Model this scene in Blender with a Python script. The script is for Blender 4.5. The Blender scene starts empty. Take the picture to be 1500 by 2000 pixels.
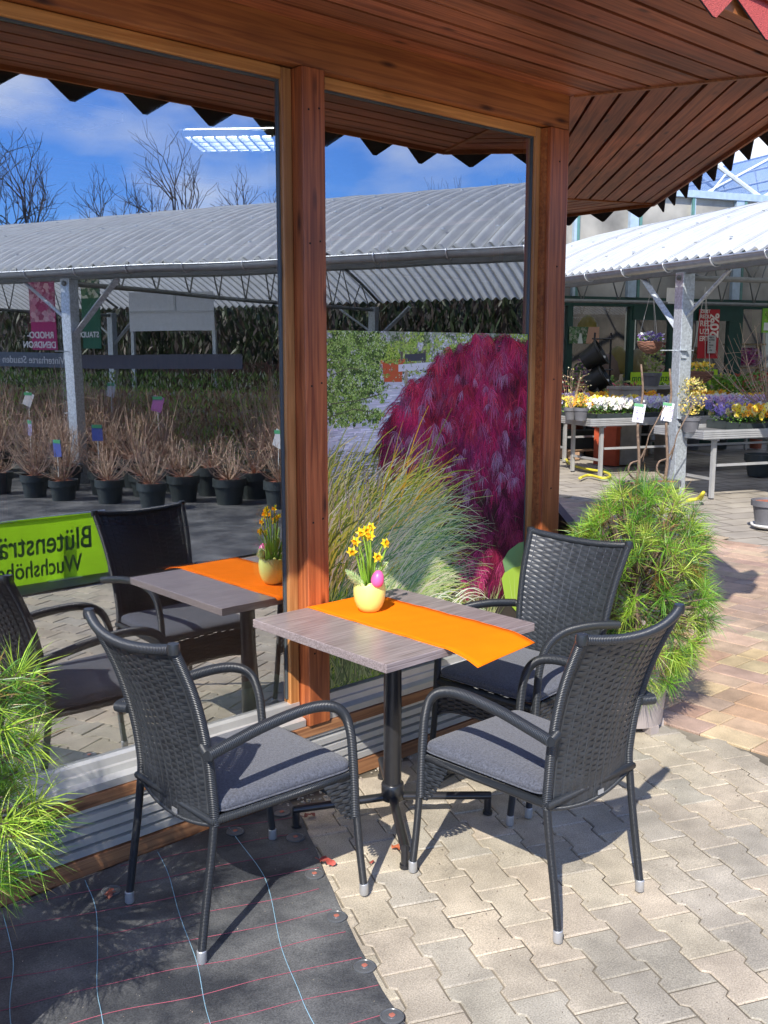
import bpy, math, random
from mathutils import Vector, Matrix, Euler
random.seed(7)
R=math.radians; sin,cos,pi=math.sin,math.cos,math.pi
sc=bpy.context.scene; col=sc.collection
# ---------------- camera ----------------
H=1.667; F=1940.0; PIT=math.atan(310/F); AZ=R(47.8)
cd=bpy.data.cameras.new("camera"); cam=bpy.data.objects.new("camera",cd); col.objects.link(cam)
cam.location=(0,0,H); cam.rotation_euler=(pi/2-PIT,0,AZ-pi/2)
cd.sensor_fit='VERTICAL'; cd.sensor_height=24; cd.sensor_width=18; cd.lens=24*F/2000; cd.clip_end=600; cd.clip_start=.05
sc.camera=cam
# ---------------- world ----------------
SUN_EL,SUN_AZ=42.7,32.0
w=bpy.data.worlds.new("World"); sc.world=w; w.use_nodes=True
nt=w.node_tree; nt.nodes.clear(); N=nt.nodes.new; L=nt.links.new
out=N('ShaderNodeOutputWorld'); bg=N('ShaderNodeBackground'); sky=N('ShaderNodeTexSky')
sky.sky_type='NISHITA'; sky.sun_disc=False; sky.sun_elevation=R(SUN_EL); sky.sun_rotation=R(90-(SUN_AZ+180)+360)
sky.air_density=1.0; sky.dust_density=.3; sky.ozone_density=3.0
tc=N('ShaderNodeTexCoord'); mp=N('ShaderNodeMapping'); mp.inputs['Scale'].default_value=(1,1,2.6); mp.inputs['Location'].default_value=(2.7,.4,.9)
nz=N('ShaderNodeTexNoise'); nz.inputs['Scale'].default_value=1.9; nz.inputs['Detail'].default_value=7; nz.inputs['Roughness'].default_value=.52
cr=N('ShaderNodeValToRGB'); cr.color_ramp.elements[0].position=.50; cr.color_ramp.elements[1].position=.66
tint=N('ShaderNodeMix'); tint.data_type='RGBA'; tint.blend_type='MULTIPLY'; tint.inputs[0].default_value=1; tint.inputs[7].default_value=(.52,.92,1.75,1)
mx=N('ShaderNodeMix'); mx.data_type='RGBA'; mx.inputs[7].default_value=(8.5,8.9,9.8,1)
L(tc.outputs['Generated'],mp.inputs[0]); L(mp.outputs[0],nz.inputs[0]); L(nz.outputs[0],cr.inputs[0]); L(cr.outputs[0],mx.inputs[0])
L(sky.outputs[0],tint.inputs[6]); L(tint.outputs[2],mx.inputs[6]); L(mx.outputs[2],bg.inputs[0]); bg.inputs[1].default_value=.115; L(bg.outputs[0],out.inputs[0])
sd=bpy.data.lights.new("sun",'SUN'); so=bpy.data.objects.new("sun",sd); col.objects.link(so)
sd.energy=5.0; sd.angle=R(.5); sd.color=(1,.95,.87)
LD=Vector((cos(R(SUN_AZ))*cos(R(SUN_EL)),sin(R(SUN_AZ))*cos(R(SUN_EL)),-sin(R(SUN_EL))))
so.rotation_euler=LD.to_track_quat('-Z','Y').to_euler(); so.location=(-5,-5,9)
vs=sc.view_settings; vs.view_transform='Standard'; vs.look='None'; vs.gamma=1; vs.exposure=.47; vs.use_curve_mapping=False
sc.render.engine='CYCLES'
try:
    sc.cycles.max_bounces=10; sc.cycles.transparent_max_bounces=16; sc.cycles.glossy_bounces=5; sc.cycles.sample_clamp_indirect=6
except Exception: pass
# ---------------- pixel rays (calibration of the photograph, for reading positions on planes) ----------------
_fw=(cos(AZ)*cos(PIT),sin(AZ)*cos(PIT),-sin(PIT)); _rt=(sin(AZ),-cos(AZ),0); _up=(cos(AZ)*sin(PIT),sin(AZ)*sin(PIT),cos(PIT))
def ray(x,y):
    u=(x-750)/F; v=(1000-y)/F
    return [_fw[i]+u*_rt[i]+v*_up[i] for i in range(3)]
def atZ(x,y,z=0):
    r=ray(x,y); t=(z-H)/r[2]; return (t*r[0],t*r[1],z)
def atY(x,y,Y):
    r=ray(x,y); t=Y/r[1]; return (t*r[0],Y,H+t*r[2])
# frame of the canopy and the shop: a runs along the shop front, b along the gutter
P0=(10.39,6.32); GA=R(-21); E1=(cos(GA),sin(GA)); E2=(-E1[1],E1[0])
def W(a,b,z=0): return (P0[0]+a*E1[0]+b*E2[0],P0[1]+a*E1[1]+b*E2[1],z)
def atB(px,py,b):
    r=ray(px,py); o=(-P0[0]*E2[0]-P0[1]*E2[1]); s=r[0]*E2[0]+r[1]*E2[1]; t=(b-o)/s
    x,y=t*r[0],t*r[1]; return ((x-P0[0])*E1[0]+(y-P0[1])*E1[1], H+t*r[2])
# ---------------- materials ----------------
MATS={}
def nodes(name):
    m=bpy.data.materials.new(name); m.use_nodes=True; t=m.node_tree; t.nodes.clear()
    o=t.nodes.new('ShaderNodeOutputMaterial'); b=t.nodes.new('ShaderNodeBsdfPrincipled'); t.links.new(b.outputs[0],o.inputs[0]); return m,t,b,o
def mat(name,c,rough=.6,metal=0,var=.12,scale=12,bump=0,bscale=60,coat=0,trans=0,attr=False,spec=.5,sheen=0):
    if name in MATS: return MATS[name]
    m,t,b,o=nodes(name); n=t.nodes.new; l=t.links.new
    tc=n('ShaderNodeTexCoord'); no=n('ShaderNodeTexNoise'); no.inputs['Scale'].default_value=scale; no.inputs['Detail'].default_value=5
    l(tc.outputs['Object'],no.inputs[0])
    mr=n('ShaderNodeMapRange'); mr.inputs[1].default_value=.3; mr.inputs[2].default_value=.7; mr.inputs[3].default_value=1-var; mr.inputs[4].default_value=1+var; l(no.outputs[0],mr.inputs[0])
    mu=n('ShaderNodeVectorMath'); mu.operation='SCALE'
    if attr:
        at=n('ShaderNodeAttribute'); at.attribute_name='col'; l(at.outputs[0],mu.inputs[0])
    else:
        mu.inputs[0].default_value=c[:3]
    l(mr.outputs[0],mu.inputs[3]); l(mu.outputs[0],b.inputs['Base Color'])
    b.inputs['Roughness'].default_value=rough; b.inputs['Metallic'].default_value=metal; b.inputs['Specular IOR Level'].default_value=spec
    if coat: b.inputs['Coat Weight'].default_value=coat; b.inputs['Coat Roughness'].default_value=.15
    if sheen: b.inputs['Sheen Weight'].default_value=sheen
    if bump:
        n2=n('ShaderNodeTexNoise'); n2.inputs['Scale'].default_value=bscale; n2.inputs['Detail'].default_value=4; l(tc.outputs['Object'],n2.inputs[0])
        bp=n('ShaderNodeBump'); bp.inputs['Strength'].default_value=bump; bp.inputs['Distance'].default_value=.01; l(n2.outputs[0],bp.inputs['Height']); l(bp.outputs[0],b.inputs['Normal'])
    if trans:
        tr=n('ShaderNodeBsdfTranslucent'); l(mu.outputs[0],tr.inputs[0]); ms=n('ShaderNodeMixShader'); ms.inputs[0].default_value=trans
        l(b.outputs[0],ms.inputs[1]); l(tr.outputs[0],ms.inputs[2]); l(ms.outputs[0],o.inputs[0])
    MATS[name]=m; return m
def wood(name,c1,c2,axis='x',rotz=0,rough=.55,attr=False,knots=True,den=1.0):
    m,t,b,o=nodes(name); n=t.nodes.new; l=t.links.new
    tc=n('ShaderNodeTexCoord'); mp=n('ShaderNodeMapping'); mp.inputs['Rotation'].default_value=(0,0,rotz)
    s={'x':(.9,26,26),'y':(26,.9,26),'z':(26,26,.9)}[axis]; l(tc.outputs['Object'],mp.inputs[0])
    m2=n('ShaderNodeMapping'); m2.inputs['Scale'].default_value=[q*den for q in s]; l(mp.outputs[0],m2.inputs[0])
    g=n('ShaderNodeTexNoise'); g.inputs['Scale'].default_value=2.2; g.inputs['Detail'].default_value=8; g.inputs['Distortion'].default_value=.9; l(m2.outputs[0],g.inputs[0])
    big=n('ShaderNodeTexNoise'); big.inputs['Scale'].default_value=1.4; big.inputs['Detail'].default_value=3; l(tc.outputs['Object'],big.inputs[0])
    cr=n('ShaderNodeValToRGB'); cr.color_ramp.elements[0].position=.33; cr.color_ramp.elements[0].color=(*c1,1); cr.color_ramp.elements[1].position=.66; cr.color_ramp.elements[1].color=(*c2,1)
    l(g.outputs[0],cr.inputs[0])
    mr=n('ShaderNodeMapRange'); mr.inputs[1].default_value=.3; mr.inputs[2].default_value=.7; mr.inputs[3].default_value=.60; mr.inputs[4].default_value=1.3; l(big.outputs[0],mr.inputs[0])
    mu=n('ShaderNodeVectorMath'); mu.operation='SCALE'; l(cr.outputs[0],mu.inputs[0]); l(mr.outputs[0],mu.inputs[3]); last=mu.outputs[0]
    if attr:
        at=n('ShaderNodeAttribute'); at.attribute_name='col'; mm=n('ShaderNodeVectorMath'); mm.operation='MULTIPLY'; l(last,mm.inputs[0]); l(at.outputs[0],mm.inputs[1]); last=mm.outputs[0]
    if knots:
        m3=n('ShaderNodeMapping'); m3.inputs['Scale'].default_value={'x':(1.6,6,6),'y':(6,1.6,6),'z':(6,6,1.6)}[axis]; l(mp.outputs[0],m3.inputs[0])
        vo=n('ShaderNodeTexVoronoi'); vo.inputs['Scale'].default_value=1.9; l(m3.outputs[0],vo.inputs[0])
        kr=n('ShaderNodeValToRGB'); kr.color_ramp.elements[0].position=.05; kr.color_ramp.elements[0].color=(.25,.2,.2,1); kr.color_ramp.elements[1].position=.17; kr.color_ramp.elements[1].color=(1,1,1,1); l(vo.outputs[0],kr.inputs[0])
        mm=n('ShaderNodeVectorMath'); mm.operation='MULTIPLY'; l(last,mm.inputs[0]); l(kr.outputs[0],mm.inputs[1]); last=mm.outputs[0]
    l(last,b.inputs['Base Color']); b.inputs['Roughness'].default_value=rough
    bp=n('ShaderNodeBump'); bp.inputs['Strength'].default_value=.25; bp.inputs['Distance'].default_value=.004; l(g.outputs[0],bp.inputs['Height']); l(bp.outputs[0],b.inputs['Normal'])
    MATS[name]=m; return m
def glassmat(name,refl,tintc=(.8,.84,.82)):
    m,t,b,o=nodes(name); t.nodes.remove(b); n=t.nodes.new; l=t.links.new
    tr=n('ShaderNodeBsdfTransparent'); tr.inputs[0].default_value=(*tintc,1); gl=n('ShaderNodeBsdfGlossy'); gl.inputs['Roughness'].default_value=0; gl.inputs[0].default_value=(.97,.99,1,1)
    fr=n('ShaderNodeFresnel'); fr.inputs[0].default_value=1.5
    ad=n('ShaderNodeMath'); ad.operation='MULTIPLY_ADD'; ad.inputs[1].default_value=1-refl; ad.inputs[2].default_value=refl; ad.use_clamp=True; l(fr.outputs[0],ad.inputs[0])
    ms=n('ShaderNodeMixShader'); l(ad.outputs[0],ms.inputs[0]); l(tr.outputs[0],ms.inputs[1]); l(gl.outputs[0],ms.inputs[2]); l(ms.outputs[0],o.inputs[0])
    tc=n('ShaderNodeTexCoord'); no=n('ShaderNodeTexNoise'); no.inputs['Scale'].default_value=1.3; no.inputs['Detail'].default_value=1; l(tc.outputs['Object'],no.inputs[0])
    bp=n('ShaderNodeBump'); bp.inputs['Strength'].default_value=.12; bp.inputs['Distance'].default_value=.01; l(no.outputs[0],bp.inputs['Height']); l(bp.outputs[0],gl.inputs['Normal'])
    MATS[name]=m; return m
# ---------------- mesh builder ----------------
class MB:
    def __init__(s): s.v=[]; s.f=[]; s.c=[]; s.uv={}
    def face(s,pts,c=None):
        i=len(s.v); s.v+= [tuple(p) for p in pts]; s.f.append(tuple(range(i,i+len(pts)))); s.c.append(c); return s
    def box(s,c,size,M=None,cc=None):
        x,y,z=[q/2 for q in size]; i=len(s.v); c=Vector(c)
        for dx,dy,dz in ((-1,-1,-1),(1,-1,-1),(1,1,-1),(-1,1,-1),(-1,-1,1),(1,-1,1),(1,1,1),(-1,1,1)):
            p=Vector((dx*x,dy*y,dz*z)); p=(M@p if M else p)+c; s.v.append(tuple(p))
        for f in ((0,3,2,1),(4,5,6,7),(0,1,5,4),(1,2,6,5),(2,3,7,6),(3,0,4,7)): s.f.append(tuple(i+k for k in f)); s.c.append(cc)
        return s
    def prism(s,poly,z0,z1,cc=None):
        n=len(poly); i=len(s.v); s.v+=[(p[0],p[1],z0) for p in poly]+[(p[0],p[1],z1) for p in poly]
        s.f.append(tuple(i+n+k for k in range(n))); s.c.append(cc); s.f.append(tuple(i+n-1-k for k in range(n))); s.c.append(cc)
        for k in range(n): s.f.append((i+k,i+(k+1)%n,i+n+(k+1)%n,i+n+k)); s.c.append(cc)
        return s
    def tube(s,path,r,n=8,cc=None,cap=True,flat=1,closed=False):
        P=[Vector(p) for p in path]; m=len(P); rr=r if isinstance(r,(list,tuple)) else [r]*m
        up=None; base=len(s.v); dist=0; rings=[]
        for k in range(m):
            if closed: t=(P[(k+1)%m]-P[k-1])
            else: t=(P[min(k+1,m-1)]-P[max(k-1,0)])
            t=t.normalized() if t.length>1e-9 else Vector((0,0,1))
            if up is None: up=Vector((0,0,1)) if abs(t.z)<.9 else Vector((0,1,0))
            u=(up-t*up.dot(t)); u=u.normalized() if u.length>1e-6 else t.orthogonal().normalized(); w_=t.cross(u); up=u
            if k: dist+=(P[k]-P[k-1]).length
            for j in range(n):
                a=2*pi*j/n; s.v.append(tuple(P[k]+(w_*cos(a)+u*sin(a)*flat)*rr[k])); s.uv[len(s.v)-1]=(dist,j/n)
        K=m if closed else m-1
        for k in range(K):
            for j in range(n):
                a=base+k*n+j; b_=base+k*n+(j+1)%n; k2=(k+1)%m; s.f.append((a,b_,base+k2*n+(j+1)%n,base+k2*n+j)); s.c.append(cc)
        if cap and not closed and n>2:
            s.f.append(tuple(base+n-1-j for j in range(n))); s.c.append(cc); s.f.append(tuple(base+(m-1)*n+j for j in range(n))); s.c.append(cc)
        return s
    def lathe(s,prof,c=(0,0,0),n=24,cc=None,wob=None,capb=True,capt=False):
        base=len(s.v)
        for i,(r,z) in enumerate(prof):
            for j in range(n):
                a=2*pi*j/n; q=wob(i,j) if wob else (1,0); s.v.append((c[0]+r*q[0]*cos(a),c[1]+r*q[0]*sin(a),c[2]+z+q[1]))
        for i in range(len(prof)-1):
            for j in range(n): s.f.append((base+i*n+j,base+i*n+(j+1)%n,base+(i+1)*n+(j+1)%n,base+(i+1)*n+j)); s.c.append(cc)
        if capb: s.f.append(tuple(base+n-1-j for j in range(n))); s.c.append(cc)
        if capt: s.f.append(tuple(base+(len(prof)-1)*n+j for j in range(n))); s.c.append(cc)
        return s
    def build(s,name,m,parent=None,smooth=False,loc=None,bevel=0,auto=None):
        me=bpy.data.meshes.new(name); me.from_pydata(s.v,[],s.f)
        if any(c is not None for c in s.c):
            at=me.color_attributes.new('col','FLOAT_COLOR','CORNER'); buf=[]
            for f,c in zip(s.f,s.c):
                c=c or (1,1,1); buf+=[c[0],c[1],c[2],1.0]*len(f)
            at.data.foreach_set('color',buf)
        if s.uv:
            ul=me.uv_layers.new(name='UVMap'); buf=[]
            for f in s.f:
                us=[s.uv.get(i,(0,0)) for i in f]; wrap=len(f)==4 and max(q[1] for q in us)-min(q[1] for q in us)>.5
                for q in us: buf+=[q[0],(q[1]+1 if wrap and q[1]<.5 else q[1])]
            ul.data.foreach_set('uv',buf)
        if smooth: me.polygons.foreach_set('use_smooth',[True]*len(me.polygons))
        me.update(); me.materials.append(m); o=bpy.data.objects.new(name,me); col.objects.link(o)
        if parent: o.parent=parent
        if loc: o.location=loc
        if bevel:
            b=o.modifiers.new('bevel','BEVEL'); b.width=bevel; b.segments=2; b.limit_method='ANGLE'; b.angle_limit=R(40)
        if smooth and auto:
            try: me.set_sharp_from_angle(angle=R(auto))
            except Exception: pass
        return o
def tag(o,label,cat,group=None,kind=None):
    if label: o['label']=label
    if cat: o['category']=cat
    if group: o['group']=group
    if kind: o['kind']=kind
    return o
def thing(name,label,cat,loc=(0,0,0),rz=0,group=None):
    o=bpy.data.objects.new(name,None); col.objects.link(o); o.empty_display_size=.1
    o.location=loc; o.rotation_euler=(0,0,rz); return tag(o,label,cat,group)
def copy_tree(o,parent=None):
    kids=[c for c in bpy.data.objects if c.parent==o]
    c=o.copy(); col.objects.link(c); c.parent=parent
    for k in kids: copy_tree(k,c)
    return c
def dup(o,loc,rz=0,label=None,scale=1):
    c=copy_tree(o); c.location=loc; c.rotation_euler=(0,0,rz); c.scale=(scale,)*3
    if label: c['label']=label
    return c
def text(name,s,size,M,m,parent=None,ext=.002,align='LEFT',bold=0.0):
    cu=bpy.data.curves.new(name,'FONT'); cu.body=s; cu.size=size; cu.extrude=ext; cu.align_x=align; cu.offset=bold
    o=bpy.data.objects.new(name,cu); col.objects.link(o); bpy.context.view_layer.update()
    me=bpy.data.meshes.new_from_object(o.evaluated_get(bpy.context.evaluated_depsgraph_get())); bpy.data.objects.remove(o)
    me.transform(M); o=bpy.data.objects.new(name,me); me.materials.clear(); me.materials.append(m); col.objects.link(o)
    if parent: o.parent=parent
    return o
def frameM(origin,xdir,zup=(0,0,1)):
    x=Vector(xdir).normalized(); y=Vector(zup).normalized(); z=x.cross(y); M=Matrix.Identity(4)
    for i in range(3): M[i][0]=x[i]; M[i][1]=y[i]; M[i][2]=z[i]; M[i][3]=origin[i]
    return M
def smoothpath(P,k=6):
    P=[Vector(p) for p in P]; Q=[P[0]+(P[0]-P[1])]+P+[P[-1]+(P[-1]-P[-2])]; o=[]
    for i in range(1,len(Q)-2):
        for j in range(k):
            t=j/k; a,b,c,d=Q[i-1],Q[i],Q[i+1],Q[i+2]
            o.append(.5*((2*b)+(c-a)*t+(2*a-5*b+4*c-d)*t*t+(3*b-a-3*c+d)*t*t*t))
    o.append(P[-1]); return o
def rnd(a,b): return random.uniform(a,b)
def jit(c,v=.15,h=.04):
    k=1+rnd(-v,v); return tuple(max(0,q*k+rnd(-h,h)*q) for q in c)
# palette of materials
M_leafattr=mat('leaf_colours',(1,1,1),.5,var=.1,attr=True,trans=.3)
M_needle=mat('pine_needles',(1,1,1),.42,var=.08,attr=True,trans=.25)
M_attr=mat('painted_colours',(1,1,1),.6,var=.06,attr=True)
M_print=mat('printed_film',(1,1,1),.55,var=.05,scale=300,attr=True,spec=.3)
M_galv=mat('galvanised_steel',(.52,.56,.58),.42,.55,var=.25,scale=38,bump=.1)
M_alu=mat('aluminium_profile',(.56,.56,.55),.38,.5,var=.1,scale=6,bump=.06,bscale=30)
M_black=mat('black_metal',(.018,.018,.02),.32,var=.15,scale=30,coat=.3)
M_dark=mat('dark_void',(.012,.011,.010),.9)
M_greenframe=mat('dark_green_paint',(.012,.05,.035),.4)
M_pot=mat('grey_plastic_pot',(.13,.13,.14),.5,var=.15)
M_potd=mat('dark_plastic_pot',(.035,.045,.045),.45,var=.15)
M_taupe=mat('taupe_planter',(.36,.31,.285),.55,var=.08)
M_bark=mat('bark',(.19,.13,.09),.85,var=.4,scale=40,bump=.6,bscale=90)
M_mulch=mat('red_bark_mulch',(.35,.12,.07),.9,var=.5,scale=90,bump=1,bscale=120)
M_white=mat('white_panel',(.72,.72,.70),.5,var=.05)
M_cream=mat('cream_panel',(.85,.79,.52),.5,var=.05)
M_wood_beam=wood('stained_beam',(.21,.060,.018),(.40,.140,.038),'x',0,.5)
M_wood_post=wood('stained_post',(.19,.042,.013),(.46,.135,.042),'z',0,.42)
M_wood_frame=wood('honey_frame',(.38,.14,.03),(.60,.27,.075),'x',0,.4)
M_wood_framez=wood('honey_frame_upright',(.33,.13,.035),(.52,.24,.08),'z',0,.4)
M_wood_base=wood('weathered_base',(.20,.08,.035),(.42,.2,.09),'x',0,.6)
M_text_dark=mat('dark_green_letters',(.02,.10,.03),.6)
M_text_white=mat('white_letters',(.8,.8,.8),.6)
# ---------------- ground ----------------
g=mat('concrete_slabs',(.36,.32,.26),.85,var=.2,scale=3,bump=.3,bscale=80)
t=g.node_tree; b=[n for n in t.nodes if n.type=='BSDF_PRINCIPLED'][0]; tc=[n for n in t.nodes if n.type=='TEX_COORD'][0]
mp=t.nodes.new('ShaderNodeMapping'); mp.inputs['Rotation'].default_value=(0,0,R(21)); br=t.nodes.new('ShaderNodeTexBrick'); br.inputs['Scale'].default_value=1
br.inputs['Color1'].default_value=(1,1,1,1); br.inputs['Color2'].default_value=(.84,.84,.86,1); br.inputs['Mortar'].default_value=(.4,.38,.35,1); br.inputs['Mortar Size'].default_value=.012
br.inputs['Brick Width'].default_value=.5; br.inputs['Row Height'].default_value=.3
src=b.inputs['Base Color'].links[0].from_socket; mm=t.nodes.new('ShaderNodeVectorMath'); mm.operation='MULTIPLY'
t.links.new(tc.outputs['Object'],mp.inputs[0]); t.links.new(mp.outputs[0],br.inputs[0]); t.links.new(src,mm.inputs[0]); t.links.new(br.outputs[0],mm.inputs[1]); t.links.new(mm.outputs[0],b.inputs['Base Color'])
m=MB(); m.face([(-250,-250,-.02),(250,-250,-.02),(250,250,-.02),(-250,250,-.02)])
tag(m.build('ground',g),None,None,kind='structure')
def sandmat(name,c,bump=.5):
    m,t,b,o=nodes(name); n=t.nodes.new; l=t.links.new
    tc=n('ShaderNodeTexCoord'); at=n('ShaderNodeAttribute'); at.attribute_name='col'
    n1=n('ShaderNodeTexNoise'); n1.inputs['Scale'].default_value=1.8; n1.inputs['Detail'].default_value=5; n2=n('ShaderNodeTexNoise'); n2.inputs['Scale'].default_value=230; n2.inputs['Detail'].default_value=2
    n3=n('ShaderNodeTexNoise'); n3.inputs['Scale'].default_value=9; n3.inputs['Detail'].default_value=6
    for q in (n1,n2,n3): l(tc.outputs['Object'],q.inputs[0])
    def mr(s,a,b_,lo=.3,hi=.7):
        k=n('ShaderNodeMapRange'); k.inputs[1].default_value=lo; k.inputs[2].default_value=hi; k.inputs[3].default_value=a; k.inputs[4].default_value=b_; l(s.outputs[0],k.inputs[0]); return k
    a1=mr(n1,.74,1.22); a2=mr(n2,.72,1.28); a3=mr(n3,.80,1.14)
    p=n('ShaderNodeMath'); p.operation='MULTIPLY'; l(a1.outputs[0],p.inputs[0]); l(a2.outputs[0],p.inputs[1])
    p2=n('ShaderNodeMath'); p2.operation='MULTIPLY'; l(p.outputs[0],p2.inputs[0]); l(a3.outputs[0],p2.inputs[1])
    mu=n('ShaderNodeVectorMath'); mu.operation='SCALE'; l(at.outputs[0],mu.inputs[0]); l(p2.outputs[0],mu.inputs[3]); l(mu.outputs[0],b.inputs['Base Color'])
    b.inputs['Roughness'].default_value=.85; bp=n('ShaderNodeBump'); bp.inputs['Strength'].default_value=bump; bp.inputs['Distance'].default_value=.003; l(n2.outputs[0],bp.inputs['Height']); l(bp.outputs[0],b.inputs['Normal'])
    MATS[name]=m; return m
M_paver=sandmat('concrete_pavers',None)
def bevelpoly(m,poly,z,h,b,cc):
    cx=sum(p[0] for p in poly)/len(poly); cy=sum(p[1] for p in poly)/len(poly); n=len(poly)
    inner=[]
    for i in range(n):
        p0,p1,p2=poly[i-1],poly[i],poly[(i+1)%n]
        d1=Vector((p1[0]-p0[0],p1[1]-p0[1])).normalized(); d2=Vector((p2[0]-p1[0],p2[1]-p1[1])).normalized()
        n1=Vector((-d1.y,d1.x)); n2=Vector((-d2.y,d2.x)); q=(n1+n2); q=q.normalized()/max(.5,q.normalized().dot(n1)) if q.length>1e-6 else n1
        inner.append((p1[0]+q.x*b,p1[1]+q.y*b))
    i0=len(m.v); tz=rnd(-.0012,.0012); tx,ty=rnd(-.006,.006),rnd(-.006,.006)
    m.v+=[(p[0],p[1],z-.012) for p in poly]+[(p[0],p[1],z+h-.004) for p in poly]+[(p[0],p[1],z+h+tz+(p[0]-cx)*tx+(p[1]-cy)*ty) for p in inner]
    for k in range(n):
        k2=(k+1)%n; m.f.append((i0+k,i0+k2,i0+n+k2,i0+n+k)); m.c.append(cc); m.f.append((i0+n+k,i0+n+k2,i0+2*n+k2,i0+2*n+k)); m.c.append(cc)
    m.f.append(tuple(i0+2*n+k for k in range(n))); m.c.append(cc)
# grey zig-zag pavers
u=Vector((-.398,-.917)).normalized(); v=Vector((-u.y,u.x))   # u along the zig-zag joints, v across the rows
if v.x<0: v=-v
A0=Vector((1.989,1.567)); PU,PV=.2055,.139
prof=[(0,0),(.052,0),(.066,.019),(.145,.019),(.160,0)]
def zigline(k):   # joint line k, phase half a unit on odd lines
    return A0+v*(k*PV), (PU/2 if k%2 else 0)
m=MB(); gp=.0026
def inpav(x,y): return -2.4<x<3.83+.02*sin(y*9) and -3.2<y<2.83
BASEC=[(.44,.38,.285),(.42,.365,.28),(.45,.385,.285),(.385,.345,.275),(.44,.37,.275),(.365,.325,.255)]
for k in range(-42,40):
    o0,ph0=zigline(k); o1,ph1=zigline(k+1)
    for j in range(-34,36):
        s0=j*PU+ph0; c=o0+u*(s0+PU/2)+v*(PV/2)
        if not inpav(c.x,c.y): continue
        # low side follows line k, high side follows line k+1 (which is shifted half a unit)
        low=[o0+u*(s0+pu)+v*(pv+gp) for pu,pv in prof]+[o0+u*(s0+PU)+v*gp]
        low=[low[0]+u*gp]+low[1:-1]+[low[-1]-u*gp]
        hi=[]
        for pu,pv in [(PU/2-1e-4,None)]: pass
        pts=[(0,.019),(.0425,.019),(.057,0),(.155-.0,0),(.169,.019),(PU,.019)]
        hi=[o1+u*(s0+pu)+v*(pv-gp) for pu,pv in pts]; hi=[hi[0]+u*gp]+hi[1:-1]+[hi[-1]-u*gp]
        poly=[(p.x+rnd(-.0009,.0009),p.y+rnd(-.0009,.0009)) for p in low+hi[::-1]]
        if sum(poly[i-1][0]*poly[i][1]-poly[i][0]*poly[i-1][1] for i in range(len(poly)))<0: poly=poly[::-1]
        bevelpoly(m,poly,0,0,.0034,jit(random.choice(BASEC),.07,.012))
M_joint=mat('sandy_joints',(.17,.145,.105),.95,var=.7,scale=3)
tag(m.build('grey_paving',M_paver),None,None,kind='structure')
m=MB(); m.face([(-2.6,-3.4,-.0045),(3.845,-3.4,-.0045),(3.845,2.86,-.0045),(-2.6,2.86,-.0045)])
tag(m.build('paving_sand_bed',M_joint),None,None,kind='structure')
# red, ochre and brown pavers beyond
m=MB(); y0=-3.5; xr=3.86
cols=[(.45,.29,.18),(.41,.27,.18),(.48,.32,.20),(.37,.27,.19),(.50,.38,.22),(.42,.31,.21)]; near=[(.55,.42,.24),(.56,.43,.27),(.46,.30,.23),(.52,.37,.23)]
x=3.86; k=0
while x<10.3:
    wd=random.choice((.16,.16,.2)); y=-3.5+rnd(0,.2)
    while y<9:
        ln=random.choice((.12,.16,.24,.24,.32)); c=random.choice(near if (x<4.15 and random.random()<.65) else cols)
        if x>5.2: c=tuple(q*.6+w_*.4 for q,w_ in zip(c,(.36,.29,.25)))
        ok=((x-2.3)*(x-2.3)+(y-6.24)**2)>3.55**2 and ((y-6.32)*E2[1]+(x-10.39)*E2[0])<7 and ((x-10.39)*E1[0]+(y-6.32)*E1[1])<-1.3+0*y
        if ok: bevelpoly(m,[(x+.003,y+.003),(x+wd-.003,y+.003),(x+wd-.003,y+ln-.003),(x+.003,y+ln-.003)],0,0,.004,jit(c,.1,.04))
        y+=ln
    x+=wd; k+=1
tag(m.build('red_paving',M_paver),None,None,kind='structure')
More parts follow.
